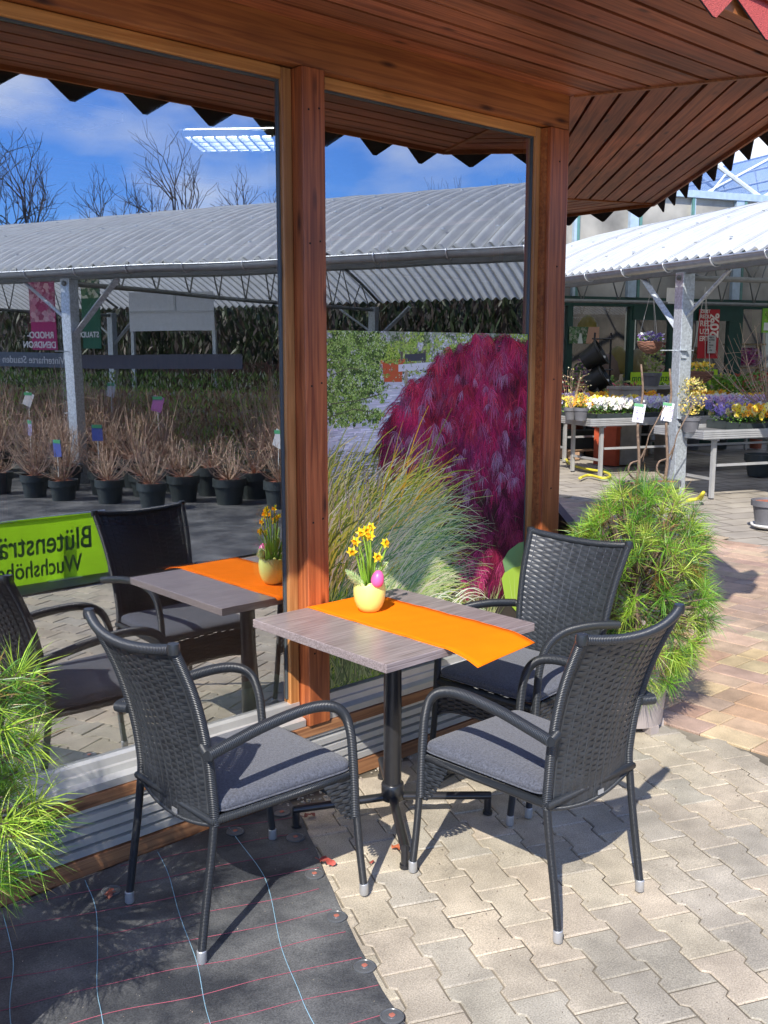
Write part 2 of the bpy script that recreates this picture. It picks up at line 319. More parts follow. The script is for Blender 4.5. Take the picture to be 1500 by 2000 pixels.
# ---------------- pavilion ----------------
S8=2.79; AP=S8/2/math.tan(R(22.5)); C=Vector((3.70-S8/2,2.86+AP))
def corner(k,off=0): # corner k between side k and k+1 ; side 0 = the window front
    a=R(-67.5+45*k); r=(AP+off)/cos(R(22.5)); return Vector((C.x+r*cos(a),C.y+r*sin(a)))
def sideframe(k):
    a=R(-90+45*k); n_=Vector((cos(a),sin(a))); t_=Vector((-n_.y,n_.x)); return n_,t_   # outward normal, direction along side (left->right seen from outside)
pav=thing('garden_pavilion','eight-sided timber pavilion with large window panes and a red shingle roof','pavilion',(C.x,C.y,0))
def toP(m): # world -> pavilion local
    m.v=[(a-C.x,b_-C.y,c) for a,b_,c in m.v]; return m
ZB,ZT=2.64,2.784
for k in range(8):
    n_,t_=sideframe(k); c0=corner(k-1); c1=corner(k); mid=(c0+c1)/2; ang=math.atan2(t_.y,t_.x); MR=Matrix.Rotation(ang,3,'Z')
    # header beam
    m=MB(); p=mid-n_*.075; m.box((p.x,p.y,(ZB+ZT)/2+.002),(S8-.012,.15,ZT-ZB),MR); toP(m).build('header_beam',M_wood_beam if k==0 else wood('stained_beam_%s'%('abcdefgh'[k]),(.21,.060,.018),(.40,.140,.038),'x',-ang,.5),pav,bevel=.003)
    # soffit boards, gaps between them
    m=MB(); d=.0
    wd=.096; gs=[.013,.012,.017,.010,.018,.012,.016,.014,.010,.014]
    for i in range(10):
        d0=d+.002; d1=min(d+wd,1.048); tt=math.tan(R(22.5))
        f=lambda dd,s_: (mid+n_*dd+t_*s_*(S8/2+dd*tt-.008))
        a_,b_,c_,d_=f(d0,-1),f(d0,1),f(d1,1),f(d1,-1); z=ZT+rnd(-.0008,.0008)
        m.prism([a_,d_,c_,b_],z,z+.018,jit((1,.98,.97),.2,.05)); d=d1+gs[i]
    key='soffit_boards_%s'%('abcdefgh'[k]); toP(m).build('soffit',wood(key,(.19,.052,.022),(.42,.140,.060),'x',-ang,.5,attr=True),pav)
    m=MB(); f=lambda dd,s_: (mid+n_*dd+t_*s_*(S8/2+dd*math.tan(R(22.5))))
    m.prism([f(-.1,-1),f(1.05,-1),f(1.05,1),f(-.1,1)],ZT+.024,ZT+.034); toP(m).build('soffit_backing',M_dark,pav)
    # cover strip over the mitre
    e0=corner(k)+(corner(k,1.0)-corner(k)).normalized()*.02; e1=corner(k,1.04); m=MB(); q=(e1-e0); mm_=(e0+e1)/2
    m.box((mm_.x,mm_.y,ZT-.004),(q.length,.022,.010),Matrix.Rotation(math.atan2(q.y,q.x),3,'Z')); toP(m).build('cover_strip',M_wood_beam,pav)
    # fascia board and shingle tips
    m=MB(); p=mid+n_*1.058; m.box((p.x,p.y,ZT+.004),(S8+2*1.058*math.tan(R(22.5)),.016,.05),MR); toP(m).build('fascia',M_wood_beam,pav)
    m=MB(); full=S8+2*1.11*math.tan(R(22.5)); nt_=11; st=full/nt_
    sl=Vector((n_.x*.25,n_.y*.25,-.968)); 
    for i in range(nt_):
        s0=-full/2+st*(i+.5)
        for lay,(o_,zz,sh) in enumerate(((1.06,ZT+.081,0),(1.06-.25*.2,ZT+.081+.968*.2+.006,.5))):
            s1=s0+sh*st; base=mid+n_*o_+t_*s1; base=Vector((base.x,base.y,zz)); T=Vector((t_.x,t_.y,0)); hw=st*.5
            tip=.17
            pts=[base-T*hw+sl*.062,base-T*(.03*st)+sl*tip,base+T*(.03*st)+sl*tip,base+T*hw+sl*.062,base+T*hw-sl*.1,base-T*hw-sl*.1]
            up_=Vector((n_.x*.968,n_.y*.968,.25))*.006; cc=jit((.52,.085,.07),.12,.04)
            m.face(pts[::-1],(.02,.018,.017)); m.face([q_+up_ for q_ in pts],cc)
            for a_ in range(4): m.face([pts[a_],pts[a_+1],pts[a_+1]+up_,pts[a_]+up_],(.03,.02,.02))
    toP(m).build('shingle_edge',mat('shingle_grit',(1,1,1),.9,var=.35,scale=260,attr=True,bump=.8,bscale=260),pav)
    # roof slope
    m=MB(); e0=corner(k-1,1.09); e1=corner(k,1.09); z0=ZT+.05; sl2=.8; apex=(C.x,C.y,z0+(AP+1.09)*sl2)
    m.face([(e0.x,e0.y,z0),(e1.x,e1.y,z0),apex]); toP(m).build('roof_slope',mat('red_shingle_roof',(.45,.08,.065),.9,var=.3,scale=30,bump=.5),pav)
sm_=MB()
for zz in (.55,1.05,1.55,2.05,2.5):
    for xx in (2.232,2.278): sm_.box((xx,2.8495,zz+(.01 if xx>2.25 else 0)),(.006,.002,.006))
    sm_.box((3.635,2.8575,zz),(.006,.003,.006))
toP(sm_).build('screw_heads',M_dark,pav)['kind']='stuff'
# corner posts
for k in range(8):
    c1=corner(k,-.055) if k else Vector((3.638,2.914)); m=MB(); m.box((c1.x,c1.y,1.345),(.125,.11,2.59),Matrix.Rotation(R(22.5+45*k) if k else 0,3,'Z')); toP(m).build('corner_post',M_wood_post,pav,bevel=.004)
# centre post of the front with sunk side strips
m=MB(); m.box((2.255,2.905,1.4535),(.10,.11,2.373)); toP(m).build('centre_post',M_wood_post,pav,bevel=.003)
m=MB(); m.box((3.570,2.925,1.49),(.012,.09,2.29)); toP(m).build('post_groove',M_wood_beam,pav)
YG=2.93
def frame_pane(x0,x1,z0,z1,name='window'):
    wdw=thing(name,None,None); wdw.parent=pav; del_=0
    for xa in (x0+.022,x1-.022):
        m=MB(); m.box((xa,2.934,(z0+z1)/2),(.044,.05,z1-z0)); toP(m).build('frame_stile',M_wood_framez,wdw,bevel=.004)
    m=MB(); m.box(((x0+x1)/2,2.932,z1-.02),(x1-x0-.09,.05,.04)); toP(m).build('frame_rail',M_wood_frame,wdw,bevel=.004)
    m=MB()
    for xa in (x0+.0475,x1-.0475): m.box((xa,2.927,(z0+z1)/2),(.007,.010,z1-z0-.05))
    m.box(((x0+x1)/2,2.927,z1-.0435),(x1-x0-.1,.010,.007)); toP(m).build('gasket',mat('grey_gasket',(.06,.07,.075),.4),wdw)
    m=MB(); zt=z1-.046; m.face([(x0+.05,YG,z0),(x1-.05,YG,z0),(x1-.05,YG,zt),(x0+.05,YG,zt)]); toP(m).build('outer_glass',glassmat('window_glass_outer',.45,(.96,.98,.96)) if 'window_glass_outer' not in MATS else MATS['window_glass_outer'],wdw)
    m=MB(); m.face([(x0+.05,YG+.022,z0),(x1-.05,YG+.020,z0),(x1-.05,YG+.024,zt),(x0+.05,YG+.022,zt)]); toP(m).build('inner_glass',glassmat('window_glass_inner',.08,(.95,.97,.95)) if 'window_glass_inner' not in MATS else MATS['window_glass_inner'],wdw)
frame_pane(.97,2.204,.345,2.64)
frame_pane(2.306,3.575,.345,2.64)
# side 2..: plain glazed or boarded walls
for k in range(1,8):
    n_,t_=sideframe(k); mid=(corner(k-1)+corner(k))/2; ang=math.atan2(t_.y,t_.x); MR=Matrix.Rotation(ang,3,'Z')
    if k in (2,):
        m=MB(); 
        for s_ in (-1,0,1):
            p=mid-n_*.06+t_*s_*(S8/2-.1); m.box((p.x,p.y,1.49),(.07,.07,2.28),MR)
        p=mid-n_*.06; m.box((p.x,p.y,.2),(S8-.2,.08,.4),MR); toP(m).build('window_frame',M_wood_post,pav)
        m=MB(); a_=mid-n_*.06-t_*(S8/2-.15); b_=mid-n_*.06+t_*(S8/2-.15); m.face([(a_.x,a_.y,.4),(b_.x,b_.y,.4),(b_.x,b_.y,2.63),(a_.x,a_.y,2.63)]); toP(m).build('side_glass',glassmat('side_glass',.08),pav)
    else:
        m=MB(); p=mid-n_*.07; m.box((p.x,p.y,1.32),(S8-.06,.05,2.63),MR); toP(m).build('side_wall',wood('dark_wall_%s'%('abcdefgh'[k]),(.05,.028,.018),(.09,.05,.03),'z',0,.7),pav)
# plinth below the panes: timber sill, corrugated aluminium strip, timber ledge, aluminium profile
x0,x1=.93,3.69
m=MB(); m.box(((x0+x1)/2,2.90,.029),(x1-x0,.09,.058)); toP(m).build('base_timber',M_wood_base,pav,bevel=.003)
def corr(x0,x1,prof):
    m=MB()
    for (ya,za),(yb,zb) in zip(prof[:-1],prof[1:]): m.face([(x0,ya,za),(x1,ya,za),(x1,yb,zb),(x0,yb,zb)])
    return m
pr_=[(2.88,.06)]; z=.064
for i in range(4):
    pr_+=[(2.862,z),(2.862,z+.023),(2.884,z+.029),(2.884,z+.036)]; z+=.036
pr_+=[(2.866,z+.002),(2.866,z+.03),(2.89,z+.034)]
toP(corr(x0,x1,pr_)).build('vent_strip',M_alu,pav)
m=MB(); 
for xx in (1.25,1.75,2.45,2.70,3.3): m.lathe([(.004,0),(.004,.004),(.0,.005)],(0,0,0),8); n0=len(m.v)-24; m.v[n0:]=[(xx+a_,2.864-c_,.219+b_) for a_,b_,c_ in m.v[n0:]]
toP(m).build('screw',M_galv,pav)
m=MB(); m.box(((x0+x1)/2,2.905,.2425),(x1-x0,.09,.042)); toP(m).build('timber_ledge',M_wood_base,pav,bevel=.003)
toP(corr(x0,2.2,[(2.93,.264),(2.868,.266),(2.866,.292),(2.895,.300),(2.897,.322),(2.905,.326),(2.906,.352),(2.95,.358)])).build('sill_profile',M_alu,pav)
toP(corr(2.31,x1-.11,[(2.93,.264),(2.868,.266),(2.866,.292),(2.895,.300),(2.897,.322),(2.905,.326),(2.906,.352),(2.95,.358)])).build('sill_profile',M_alu,pav)
# inside: floor, low cream cabinet behind the left pane, ceiling, beams
m=MB(); m.prism([corner(k,-.1) for k in range(8)],-.01,.03); toP(m).build('floor',mat('terracotta_floor',(.62,.33,.22),.5,var=.1),pav)
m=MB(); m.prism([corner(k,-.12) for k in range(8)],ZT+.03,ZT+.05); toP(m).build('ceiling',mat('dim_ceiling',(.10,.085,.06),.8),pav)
m=MB(); m.box((1.57,3.02,.22),(1.26,.06,.38)); m.box((1.57,3.02,.42),(1.26,.075,.018)); m.box((1.57,3.0,.30),(1.26,.09,.012)); toP(m).build('radiator_cover',M_cream,pav,bevel=.003)
m=MB(); m.box((2.3,3.35,2.715),(3.2,.12,.16)); m.box((2.3,5.6,2.62),(5.0,.12,.26)); toP(m).build('inner_beam',M_wood_beam,pav,bevel=.004)
m=MB(); m.box((3.4,4.3,1.3),(.12,.12,2.6)); toP(m).build('inner_post',M_wood_post,pav)
# louvre lamps hanging inside
def louvre(loc,rz,label,lit):
    LN_=.50 if lit else 1.2
    t_=thing('louvre_lamp',label,'ceiling lamp',loc,rz,'louvre lamps inside the pavilion')
    m=MB()
    for s_ in (-1,1): m.box((0,s_*.17,.01),(LN_,.006,.03)); 
    for s_ in (-1,1): m.box((s_*LN_/2,0,.01),(.006,.334,.03))
    m.box((0,0,.034),(LN_,.346,.006)); m.build('housing',M_white,t_)
    m=MB()
    for i in range(9): m.box((-LN_/2+.035+i*(LN_-.07)/8,0,-.002),(.012,.33,.022))
    for s_ in (-1,0,1): m.box((0,s_*.085,-.004),(LN_-.012,.014,.022))
    m.build('louvre',mat('polished_louvre',(.35,.37,.42),.3,.6),t_)
    m=MB(); m.box((0,0,.022),(LN_-.02,.32,.006))
    e=bpy.data.materials.get('lit_tube'+str(lit))
    if not e:
        e,tt,bb,oo=nodes('lit_tube'+str(lit)); bb.inputs['Emission Color'].default_value=(.95,.97,1,1); bb.inputs['Emission Strength'].default_value=8 if lit else 0; bb.inputs['Base Color'].default_value=(.6,.6,.55,1)
    m.build('tube',e,t_)
louvre((2.84,4.12,2.66),R(-46),'lit ceiling lamp with a bright louvre grid behind the left pane',True)
louvre((1.7,4.4,2.72),R(10),'unlit ceiling lamp with a grey louvre grid in the upper left of the window',False)
# ---------------- film with a garden picture on the right pane ----------------
FX0,FX1,FZ0,FZ1,FY=2.357,3.524,.36,1.752,YG-.004
poster=thing('window_film','printed window film with a red lace-leaf maple and ornamental grass on the right pane','window film',(FX0,FY,FZ0))
PM=MB(); lay=[0]
def fp(px,py):
    p=atY(px,py,FY); return (p[0],p[2])
def pq(pts,c,ip=True):
    lay[0]+=1; y=-.0003-lay[0]*2e-8-rnd(0,1.2e-5); q=[(min(max(a_,FX0),FX1)-FX0,y,min(max(b_,FZ0),FZ1)-FZ0) for a_,b_ in pts]; PM.face(q,c)
def pxpoly(pts,c): pq([fp(*p) for p in pts],c)
PM.box(((FX1-FX0)/2,.0015,(FZ1-FZ0)/2),(FX1-FX0,.001,FZ1-FZ0),None,(.07,.06,.05))
def blob(cx,cz,rx,rz_,n,cs,size=.012):
    for i in range(n):
        a=rnd(0,2*pi); r=math.sqrt(random.random()); x=cx+rx*r*cos(a); z=cz+rz_*r*sin(a); s=size*rnd(.5,1.3); b_=rnd(0,pi)
        c=jit(random.choice(cs),.35,.06)
        pq([(x+s*cos(b_),z+s*sin(b_)),(x+s*.5*cos(b_+pi/2),z+s*.5*sin(b_+pi/2)),(x-s*cos(b_),z-s*sin(b_)),(x-s*.5*cos(b_+pi/2),z-s*.5*sin(b_+pi/2))],c)
GR=[(.22,.36,.05),(.34,.48,.07),(.10,.20,.04),(.45,.55,.16),(.16,.28,.08)]
LIL=[(.66,.65,.70),(.74,.73,.76),(.50,.49,.54),(.78,.77,.78)]
pq([(FX0,1.25),(FX1,1.25),(FX1,FZ1),(FX0,FZ1)],(.34,.36,.26))
pq([(FX0,.95),(3.2,.95),(3.3,1.66),(FX0,1.60)],(.58,.58,.60))
for i in range(2600):
    x=rnd(FX0,3.2); z=rnd(1.0,1.63); s=rnd(.01,.06); pq([(x,z),(x+s,z+.002),(x+s,z+.006),(x,z+.005)],jit(random.choice(LIL+[(.45,.44,.42)]),.18,.04))
for i in range(1200):
    x=rnd(FX0,2.80); z=rnd(1.05,1.30)-.1*(x-FX0); s=rnd(.01,.04); pq([(x,z),(x+s,z+.002),(x+s,z+.005),(x,z+.004)],jit(random.choice([(.22,.2,.2),(.4,.36,.3),(.25,.3,.1)]),.4,.05))
for i in range(260):   # receding garden: overlapping uneven shrubs, dark first, sunlit over
    x=rnd(FX0,FX1); z=rnd(1.60,1.75); r_=rnd(.015,.055); blob(x,z,r_,r_*rnd(.6,1.3),22,[(.10,.16,.04),(.16,.2,.09),(.25,.24,.2)],.009)
for i in range(240):
    x=rnd(FX0,FX1); z=rnd(1.60,1.74); r_=rnd(.012,.05); blob(x,z,r_,r_*rnd(.6,1.2),46,[GR[0],GR[1],(.40,.50,.08),(.52,.60,.16),(.30,.40,.08)] if random.random()<.75 else [(.62,.6,.55),(.5,.5,.52)],.0065)
for i in range(26):
    x=rnd(FX0+.1,FX1-.05); pq([(x,1.60),(x+.005,1.60),(x+.004+rnd(-.01,.01),1.60+rnd(.05,.12)),(x+rnd(-.01,.01),1.67)],(.14,.11,.08))
pxpoly([(790,692),(830,690),(832,704),(792,706)],(.07,.07,.08))
pxpoly([(746,707),(787,704),(785,746),(750,746)],(.55,.11,.04)); pxpoly([(742,704),(791,701),(790,708),(742,711)],(.62,.17,.07))
c=fp(763,695); blob(c[0],c[1],.05,.035,420,[(.30,.44,.05),(.45,.55,.1),(.12,.2,.03)],.006)
pxpoly([(778,712),(900,703),(900,715),(778,726)],(.68,.67,.68)); pxpoly([(790,712),(796,712),(796,754),(790,755)],(.42,.34,.22)); pxpoly([(855,706),(861,706),(861,746),(855,747)],(.42,.34,.22)); pxpoly([(829,735),(846,734),(843,744),(831,744)],(.55,.12,.05))
for i in range(160):
    c=fp(rnd(650,900),rnd(700,760)); blob(c[0],c[1],.008,.006,4,[(.2,.3,.06),(.4,.45,.3),(.3,.1,.05)],.004)
for k in range(46):
    px_,py_=rnd(640,735),rnd(655,815); c=fp(px_,py_); q=rnd(.02,.065); blob(c[0],c[1],q,q*.7,70,[(.05,.09,.02),(.09,.14,.03)],.010); blob(c[0]+.01,c[1]+.01,q*.9,q*.6,170,[(.22,.36,.05),(.36,.50,.10),(.48,.60,.18),(.08,.13,.04),(.62,.66,.45)],.005)
for k in range(170):
    c=fp(640+abs(random.gauss(0,60)),rnd(655,835)); blob(c[0],c[1],rnd(.006,.03),rnd(.005,.012),20,[(.25,.4,.06),(.4,.52,.14),(.12,.2,.04)],.005)
for pts in (((645,735),(680,720),(700,722)),((645,790),(700,783),(745,770)),((645,815),(690,800),(730,806)),((660,700),(672,730),(680,760))):
    for a_,b_ in zip(pts[:-1],pts[1:]):
        A_=fp(*a_); B_=fp(*b_); pq([A_,B_,(B_[0],B_[1]+.003),(A_[0],A_[1]+.004)],(.12,.1,.06))
# maple: dark mass then drooping finely cut leaves
outl=[(738,872),(760,815),(793,765),(832,722),(866,690),(900,672),(938,660),(985,650),(1012,662),(1040,668),(1040,1180),(905,1175),(880,1060),(840,940),(760,920)]
pxpoly([(762,872),(786,820),(816,778),(856,735),(892,704),(930,684),(985,672),(1010,690),(1040,700),(1040,1180),(915,1175),(895,1060),(860,950),(790,925)],(.035,.012,.014))
for q_ in range(260):
    c=fp(rnd(850,1040),rnd(930,1170)); blob(c[0],c[1],.03,.02,5,[(.05,.03,.02),(.09,.05,.03),(.02,.012,.01),(.12,.08,.05)],.008)
MP=[(.46,.015,.10),(.58,.03,.14),(.36,.015,.10),(.22,.02,.10),(.42,.09,.22),(.50,.15,.30),(.13,.012,.05),(.52,.34,.46),(.28,.025,.12)]
def mleaf(x,z,s,base,dirn=-pi/2):
    nl=random.choice((5,7,7,9))
    for k in range(nl):
        a=dirn+(k-(nl-1)/2)*rnd(.17,.34)+rnd(-.08,.08); l_=s*(1-.07*abs(k-(nl-1)/2))*rnd(.7,1.2); w_=.0009+l_*.014
        a2=a+(-pi/2-a)*rnd(.2,.5); mx,mz=x+cos(a)*l_*.5,z+sin(a)*l_*.5; ex,ez=mx+cos(a2)*l_*.55,mz+sin(a2)*l_*.55
        c=jit(base,.4,.10); nx,nz_=-sin(a)*w_,cos(a)*w_
        pq([(x,z),(mx+nx,mz+nz_),(ex,ez),(mx-nx,mz-nz_)],c)
        for q in (.3,.5,.7,.85):
            bx,bz=x+(ex-x)*q,z+(ez-z)*q
            for sd_ in (-1,1):
                aa=a2+sd_*rnd(.4,.8); ll=l_*.2*(1.1-q*.6); pq([(bx-nx*.4,bz-nz_*.4),(bx+nx*.4,bz+nz_*.4),(bx+cos(aa)*ll,bz+sin(aa)*ll)],c)
xs=[fp(*p) for p in outl]
def inside(x,z):
    r=False; n=len(xs)
    for i in range(n):
        (x1_,z1_),(x2_,z2_)=xs[i-1],xs[i]
        if (z1_>z)!=(z2_>z) and x<(x2_-x1_)*(z-z1_)/(z2_-z1_)+x1_: r=not r
    return r
# branches showing in the gaps
for i in range(16):
    x=rnd(2.75,FX1); z=rnd(.7,1.3); a=rnd(.9,2.4); 
    for k in range(4):
        x2,z2=x+cos(a)*.07,z+sin(a)*.07; pq([(x-.003,z),(x+.003,z),(x2+.002,z2),(x2-.002,z2)],(.13,.07,.06)); x,z=x2,z2; a+=rnd(-.4,.4)
leaves=[]
for i in range(3600):
    x,z=rnd(2.45,FX1+.03),rnd(.62,1.77)
    if not inside(min(x,FX1-.001)+.0,z-.0): 
        continue
    dens=1 if z>1.10-.1*(x-3.3) else .38
    if z<.80 and x>3.0: dens=.8
    if random.random()>dens: continue
    tuft=.5+.5*sin(x*23+3*sin(z*9))*sin(z*19+x*7)
    leaves.append((z+rnd(-.3,.3),x,z,tuft))
leaves.sort(key=lambda q:q[0])
DK=[(.16,.012,.04),(.10,.010,.03),(.22,.02,.06),(.07,.01,.02)]
for _,x,z,tf in leaves: mleaf(x,z+.01,rnd(.05,.10),random.choice(DK),-pi/2+rnd(-.7,.7))
for _,x,z,tf in leaves:
    if random.random()>.30+.6*tf: continue
    if z>1.35: b_=random.choice(MP[:3]+[MP[4],(.66,.05,.12),(.40,.02,.06)])
    elif z>1.05: b_=random.choice(MP[:6]+[MP[8],MP[3]])
    elif z<.8: b_=random.choice([(.55,.04,.16),(.62,.08,.24),(.3,.02,.08),MP[3]])
    else: b_=random.choice([MP[3],MP[8],MP[6],(.30,.03,.10),(.22,.03,.09)])
    k_=.55+.6*tf; mleaf(x,z+.03*tf,rnd(.05,.125),(b_[0]*k_*.86,b_[1]*k_*.9,b_[2]*k_*.72),-pi/2+(x-3.2)*rnd(0,.8)+rnd(-.55,.55))
for i in range(60):
    x,z=rnd(2.7,FX1),rnd(1.05,1.6)
    if inside(x,z): mleaf(x,z,rnd(.04,.08),(.36,.17,.26),-pi/2+rnd(-.5,.5))
# grass
def blade(x,z,a,l_,c,w_=.004,droop=1.1,curv=None):
    n=5; px_,pz=x,z; ang=a; c=jit(c,.25,.07)
    for k in range(n):
        nx,nz_=px_+cos(ang)*l_/n,pz+sin(ang)*l_/n; wa=w_*(1-k/n*.8); wb=w_*(1-(k+1)/n*.8)
        ox,oz=-sin(ang),cos(ang)
        pq([(px_+ox*wa,pz+oz*wa),(px_-ox*wa,pz-oz*wa),(nx-ox*wb,nz_-oz*wb),(nx+ox*wb,nz_+oz*wb)],c); px_,pz=nx,nz_; ang-=droop/n*(1 if curv is None else curv)
gb=fp(650,1180)
pq([(FX0,FZ0),(3.05,FZ0),(3.02,.62),(2.92,.8),(2.78,1.0),(2.6,1.12),(FX0,1.15)],(.10,.13,.035))
for i in range(2600):
    q=i/2600; x=FX0+rnd(-.15,.50)*(1); z=rnd(.35,1.13)-.2*q
    yel=z>.72
    cs=[(.60,.58,.06),(.75,.66,.22),(.45,.50,.05),(.82,.74,.45),(.22,.30,.03),(.15,.18,.03)] if yel else [(.16,.30,.03),(.36,.48,.05),(.05,.12,.02),(.55,.58,.14),(.03,.09,.03),(.60,.55,.28)]
    if yel and 2.6<x<2.8 and random.random()<.5: cs=[(.85,.48,.03),(.8,.6,.08)]
    a=rnd(.75,1.75)-(x-FX0)*.7; blade(x,z,a,rnd(.16,.42),random.choice(cs),rnd(.0022,.0062),rnd(.3,1.4))
for i in range(420):  # long arching stems to the right
    x=FX0+rnd(.05,.45); z=rnd(.5,.9); blade(x,z,rnd(.4,1.1),rnd(.35,.62),random.choice([(.62,.56,.36),(.38,.48,.14),(.55,.6,.28),(.12,.26,.10)]),rnd(.0015,.003),rnd(.6,1.6))
for i in range(500):
    x=rnd(FX0,3.3); z=rnd(.36,.40); blade(x,z,rnd(.9,2.2),rnd(.1,.3),random.choice([(.30,.36,.12),(.42,.44,.2),(.16,.2,.08)]),rnd(.002,.004),rnd(-.4,.6))
for i in range(90):
    x=FX0+rnd(.35,.75); z=rnd(.50,.62); blade(x,z,rnd(-.1,.7),rnd(.1,.25),(.8,.8,.55),.003,1.4)
for i in range(24):
    x=FX0+rnd(.02,.3); z=rnd(.95,1.15); blade(x,z,rnd(1.3,1.9),rnd(.06,.12),(.42,.33,.22),.003,.3)
# large pale leaf, lower right
L1=[fp(*p) for p in ((985,1170),(978,1130),(990,1105),(1008,1085),(1030,1070),(1040,1095),(1040,1200),(1005,1192))]; pq(L1,(.42,.62,.08))
L2=[fp(*p) for p in ((985,1118),(980,1095),(992,1075),(1012,1060),(1030,1056),(1045,1090),(1018,1105),(1000,1108))]; pq(L2,(.20,.36,.15))
for k in range(6):
    A_=fp(1000+k*4,1180); B_=fp(990+k*12,1110); pq([A_,(A_[0]+.003,A_[1]),B_],(.62,.78,.3))
M_film=mat('printed_film_sheet',(1,1,1),.5,var=.06,scale=420,attr=True,spec=.2)
PM.build('printed_sheet',M_film,poster)
# ---------------- weed mat ----------------
def matfabric():
    m,t,b,o=nodes('woven_ground_fabric'); MATS['woven_ground_fabric']=m; n=t.nodes.new; l=t.links.new
    tc=n('ShaderNodeTexCoord'); a=n('ShaderNodeTexNoise'); a.inputs['Scale'].default_value=2.6; a.inputs['Detail'].default_value=8; a.inputs['Roughness'].default_value=.65; l(tc.outputs['Object'],a.inputs[0])
    c=n('ShaderNodeTexNoise'); c.inputs['Scale'].default_value=210; c.inputs['Detail'].default_value=6; l(tc.outputs['Object'],c.inputs[0])
    cr=n('ShaderNodeValToRGB'); cr.color_ramp.elements[0].position=.40; cr.color_ramp.elements[0].color=(.033,.036,.041,1); cr.color_ramp.elements[1].position=.78; cr.color_ramp.elements[1].color=(.21,.21,.20,1)
    l(a.outputs[0],cr.inputs[0]); mr=n('ShaderNodeMapRange'); mr.inputs[1].default_value=.3; mr.inputs[2].default_value=.7; mr.inputs[3].default_value=.65; mr.inputs[4].default_value=1.4; l(c.outputs[0],mr.inputs[0])
    mu=n('ShaderNodeVectorMath'); mu.operation='SCALE'; l(cr.outputs[0],mu.inputs[0]); l(mr.outputs[0],mu.inputs[3]); l(mu.outputs[0],b.inputs['Base Color'])
    b.inputs['Roughness'].default_value=.6; bp=n('ShaderNodeBump'); bp.inputs['Strength'].default_value=.5; bp.inputs['Distance'].default_value=.002; l(c.outputs[0],bp.inputs['Height']); l(bp.outputs[0],b.inputs['Normal']); return m
edge=[(2.10,2.83),(2.049,2.702),(1.982,2.57),(1.913,2.433),(1.86,2.33),(1.801,2.211),(1.743,2.09),(1.688,1.97),(1.633,1.84),(1.585,1.728),(1.54,1.60),(1.47,1.42),(1.39,1.2),(1.23,.8)]
def matz(x,y): return .0095+.0026*sin(x*7+y*3)+.0018*sin(y*17-x*5)+.0016*sin(x*23+y*13)+.0010*sin(x*11-y*31)
mt=thing('ground_fabric','black woven ground fabric with red and blue marker threads on the paving','ground cover')
m=MB(); rows=46; cols_=44; ys=[.8+(2.84-.8)*i/rows for i in range(rows+1)]
def edgex(y):
    for (xa,ya),(xb,yb) in zip(edge[:-1],edge[1:]):
        if yb<=y<=ya: return xb+(xa-xb)*(y-yb)/(ya-yb)
    return edge[0][0] if y>edge[0][1] else edge[-1][0]
base=0
for y in ys:
    ex=edgex(y)+.0015*sin(y*31)
    for j in range(cols_+1):
        q=j/cols_; x=-.6+(ex+.6)*q; m.v.append((x,y,matz(x,y)*(1 if q<.99 else .7)))
for i in range(rows):
    for j in range(cols_): a_=i*(cols_+1)+j; m.f.append((a_,a_+1,a_+cols_+2,a_+cols_+1)); m.c.append(None)
m.build('ground_sheet',matfabric(),mt,smooth=True)
M_red=mat('red_thread',(.30,.06,.09),.7); M_blue=mat('blue_thread',(.25,.42,.52),.7)
m=MB()
for k in range(-6,14):   # red threads, roughly straight
    P=[]; base_=Vector((1.661,2.051)); d_=Vector((.936,-.35)).normalized(); n_=Vector((.35,.936)).normalized()
    d_=Vector((1.661-.821,2.051-2.367)).normalized(); n_=Vector((-d_.y,d_.x))
    o_=base_+n_*(k*.126-.0)
    for i in range(60):
        p=o_+d_*(.6-i*.04)
        if p.y<2.83 and p.x<edgex(max(.81,min(2.82,p.y)))-.004 and p.y>.85: P.append((p.x+.0*i,p.y+.004*sin(i*.5+k),matz(p.x,p.y)+.0016))
    if len(P)>1: m.tube(P,.0010,4)
m.build('red_thread',M_red,mt)
m=MB()
for ctrl in (((1.80,2.80),(1.723,2.51),(1.65,2.34),(1.524,2.118),(1.44,1.93),(1.388,1.799),(1.30,1.5)),((1.53,2.82),(1.476,2.648),(1.392,2.449),(1.30,2.2),(1.195,1.974),(1.1,1.7)),((1.27,2.82),(1.219,2.642),(1.13,2.45),(1.043,2.276),(.997,2.154),(.9,1.9)),((1.0,2.8),(.93,2.55),(.84,2.35),(.76,2.1))):
    P=smoothpath([(x,y,0) for x,y in ctrl],8); m.tube([(p.x,p.y,matz(p.x,p.y)+.0014) for p in P],.0012,4)
m.build('blue_thread',M_blue,mt)
pl=['nearest the bottom edge of the photo','third from the bottom along the fabric edge','second from the bottom along the fabric edge']
PINS=[((1.831,2.353),'washer pin on the fabric edge beside the dry red leaf'),((1.73,2.119),'washer pin on the fabric edge, middle one of the three in the sun'),((1.636,1.884),'washer pin on the fabric edge, front one of the three fully in view'),((1.543,1.672),'washer pin at the bottom edge of the photo, half cut off'),((1.932,2.587),'shaded washer pin just beside the end of the left table foot'),((2.014,2.778),'shaded washer pin close to the timber base, right one'),((1.80,2.76),'shaded washer pin close to the timber base below the left seat'),((1.30,2.70),'shaded washer pin under the left pine behind the chair leg')]
